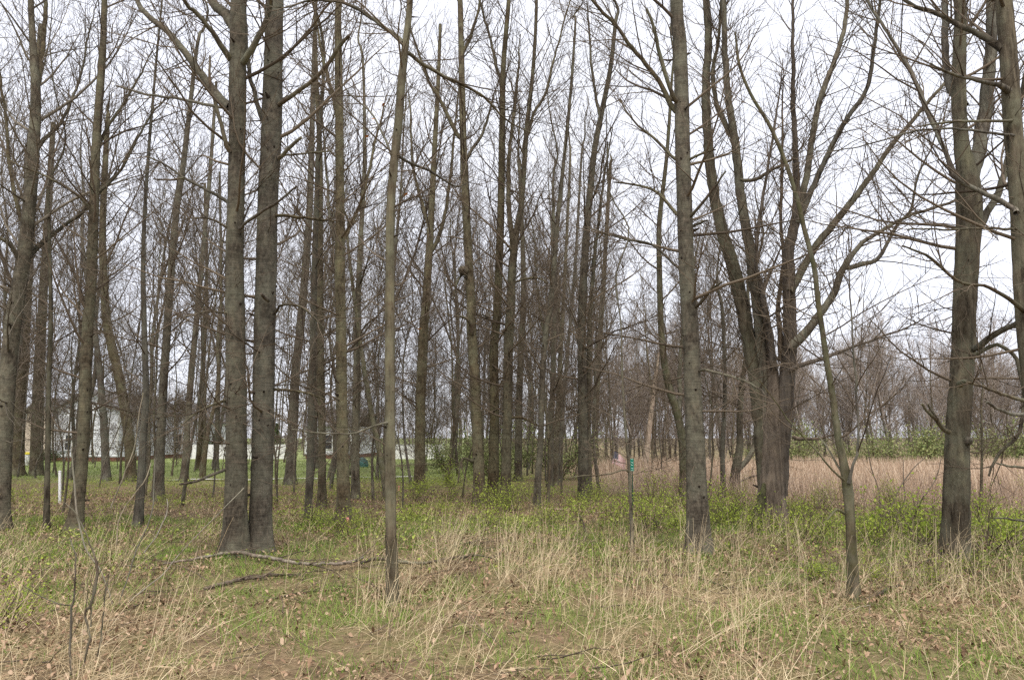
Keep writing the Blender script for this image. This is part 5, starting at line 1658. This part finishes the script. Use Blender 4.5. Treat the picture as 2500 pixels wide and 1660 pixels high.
p = ground_at(1544, 1262)
YS = p[1]
ms = empty('marker_sign', (p[0], p[1], float(gz(p[0], p[1]))), 'narrow green upright marker sign with white characters beside the thin sapling', 'sign')
GREEN = mat_plain('green_sign', (0.01, 0.20, 0.13), 0.4, .1)
DGREEN = mat_plain('green_post', (0.02, 0.07, 0.045), 0.6, .2)
tz, bz = at(1540, 1119, YS)[2], at(1540, 1150, YS)[2]
sx = at(1543, 1130, YS)[0]
hw = px_size(4.2, p)
Geo().box(sx - hw, sx + hw, YS - .004, YS + .004, bz, tz).build('plate', GREEN, ms)
Geo().box(sx - .008, sx + .010, YS + .006, YS + .03, -.1, tz - .03).build('post', DGREEN, ms)
hh = (tz - bz)
WHITE = mat_plain('sign_white', (0.42, 0.60, 0.53), 0.4, .02)
for k, zc in enumerate((.93, .70, .47, .24, .06)):          # worn upright characters, one below the other
    z = bz + hh * zc
    g = Geo()
    t_ = .006
    g.box(sx - hw * .6, sx + hw * .6, YS - .0075, YS - .0045, z - t_, z + t_)
    if k in (1, 3):
        g.box(sx + hw * .25, sx + hw * .55, YS - .0075, YS - .0045, z - hh * .09, z - t_ - .001)
    if k == 2:
        g.box(sx - hw * .55, sx - hw * .25, YS - .0075, YS - .0045, z + t_ + .001, z + hh * .08)
    g.build('character', WHITE, ms)


def ribbon(label, x, y, Y, h, w, col, seed):
    r2 = np.random.default_rng(seed)
    c = at(x, y, Y)
    K = 9
    t = np.linspace(0, 1, K)
    P = np.stack([c[0] + .05 * t + .012 * np.sin(t * 7), c[1] - .02 - .02 * np.sin(t * 5), c[2] - h * t], -1)
    v, f = ribbons(P[None], np.full((1, K), w), np.array([[.9, .3, .1]]))
    g = Geo().add(v, f)
    v, f = ribbons((P * [1, 1, .8] + [-.02, .01, c[2] * .2])[None], np.full((1, K), w * .8), np.array([[.5, .8, .1]]))
    g.add(v, f)
    return tag(g.build('ribbon', mat_plain('ribbon_' + str(seed), col, .5), origin=tuple(float(q) for q in c)), label, 'ribbon')


yD = ground_at(840, 1290)[1]
ribbon('pink plastic ribbon hanging near the foot of the straight trunk', 848, 1262, yD - .22, .17, .022, (0.80, 0.32, 0.28), 1)
p = ground_at(975, 1222)
st = empty('survey_stake', (p[0], p[1], float(gz(p[0], p[1]))), 'thin stake with an orange top behind the slim grey tree', 'stake')
s0, s1 = p + np.array([0, 0, -.1]), at(974, 1186, p[1])
v, f = tubes(np.array([[s0, s0 * .5 + s1 * .5, s1]]), np.full((1, 3), .011), 6)
Geo().add(v, f).build('shaft', BARK_PALE, st)
v, f = tubes(np.array([[s1 + [0, 0, -.12], s1 + [0, 0, -.03], s1 + [0, 0, .005]]]), np.full((1, 3), .02), 6)
Geo().add(v, f).build('top', mat_plain('stake_orange', (0.62, 0.30, 0.22), .6), st)

# teal cover in the yard
p = ground_at(884, 1140)
a2 = np.linspace(0, 2 * math.pi, 17)[:-1]
v = []
for zc, rc in ((0, .30), (.15, .32), (.32, .27), (.46, .18), (.52, .05)):
    for i, t in enumerate(a2):
        k = rc * (1 + .12 * math.sin(3 * t + zc * 5))
        v.append((p[0] + k * math.cos(t), p[1] + k * math.sin(t), zc))
f = [(k * 16 + i, k * 16 + (i + 1) % 16, (k + 1) * 16 + (i + 1) % 16, (k + 1) * 16 + i) for k in range(4) for i in range(16)]
tag(Geo().add(v, f).build('covered_heap', mat_plain('teal_cover', (0.10, 0.22, 0.21), .6, .4, 5), origin=(p[0], p[1], 0)), 'small heap under a teal cover behind the ribboned tree', 'heap')
LAND = [(-9999, None), (0, 'left frame edge'), (146, 'white post'), (336, 'mossy-footed trunk'), (600, 'paired trunks'), (836, 'ribboned tree'),
        (953, 'slim grey tree'), (1200, 'central cluster'), (1424, 'twin-stemmed trunk'), (1540, 'green sign'), (1690, 'straight trunk'),
        (1880, 'old tree'), (2040, 'crooked trunk'), (2335, 'furrowed trunk'), (2500, 'right frame edge'), (9999, None)]
ORD = ('first second third fourth fifth sixth seventh eighth ninth tenth eleventh twelfth thirteenth fourteenth fifteenth sixteenth seventeenth eighteenth nineteenth twentieth '
       'twenty-first twenty-second twenty-third twenty-fourth twenty-fifth twenty-sixth').split()
SHORT = {'trees standing behind the left trunks': 'thin budding stand tree', 'trees standing left of the central cluster': 'thin bare stand tree',
         'trees standing behind the central cluster': 'thin dense stand tree', 'trees beyond the field corner': 'thin field corner tree',
         'trees behind the houses': 'tree behind houses', 'thicket bushes among the far trunks': 'far leafless thicket bush', 'thicket bushes on the lawn': 'leafless lawn bush',
         'trees of the far tree line': 'tree line tree', 'saplings among the left trunks': 'slender sapling', 'saplings left of the central cluster': 'slender sapling',
         'saplings around the central cluster': 'slender sapling', 'saplings at the field corner': 'slender field corner sapling', 'saplings before the white house': 'slender sapling before white house',
         'green bushes under the far tree line': 'green tree line bush', 'green bushes among the far trunks': 'far green bush', 'small shrubs of the undergrowth': 'small green shrub'}
cells = {}
for o in scene.objects:
    if o.parent is None and o.get('group') in SHORT:
        px = 1250 + FPX * o.location.x / o.location.y
        k = max(i for i in range(len(LAND)) if LAND[i][0] <= px)
        cells.setdefault((SHORT[o['group']], k), []).append((px, o))
for (what, k), mem in cells.items():
    mem.sort(key=lambda t: t[0])
    for i, (px, o) in enumerate(mem):
        a_, b_ = LAND[k][1], LAND[k + 1][1]
        where = 'between %s and %s' % (a_, b_) if a_ and b_ else ('beyond ' + (a_ or b_))
        o['label'] = what + (', ' if len(mem) > 1 else ' ') + (ORD[i] + ' from left ' if len(mem) > 1 else '') + where
print('crown tris', TRI[0], 'total faces', sum(len(m.polygons) for m in bpy.data.meshes))
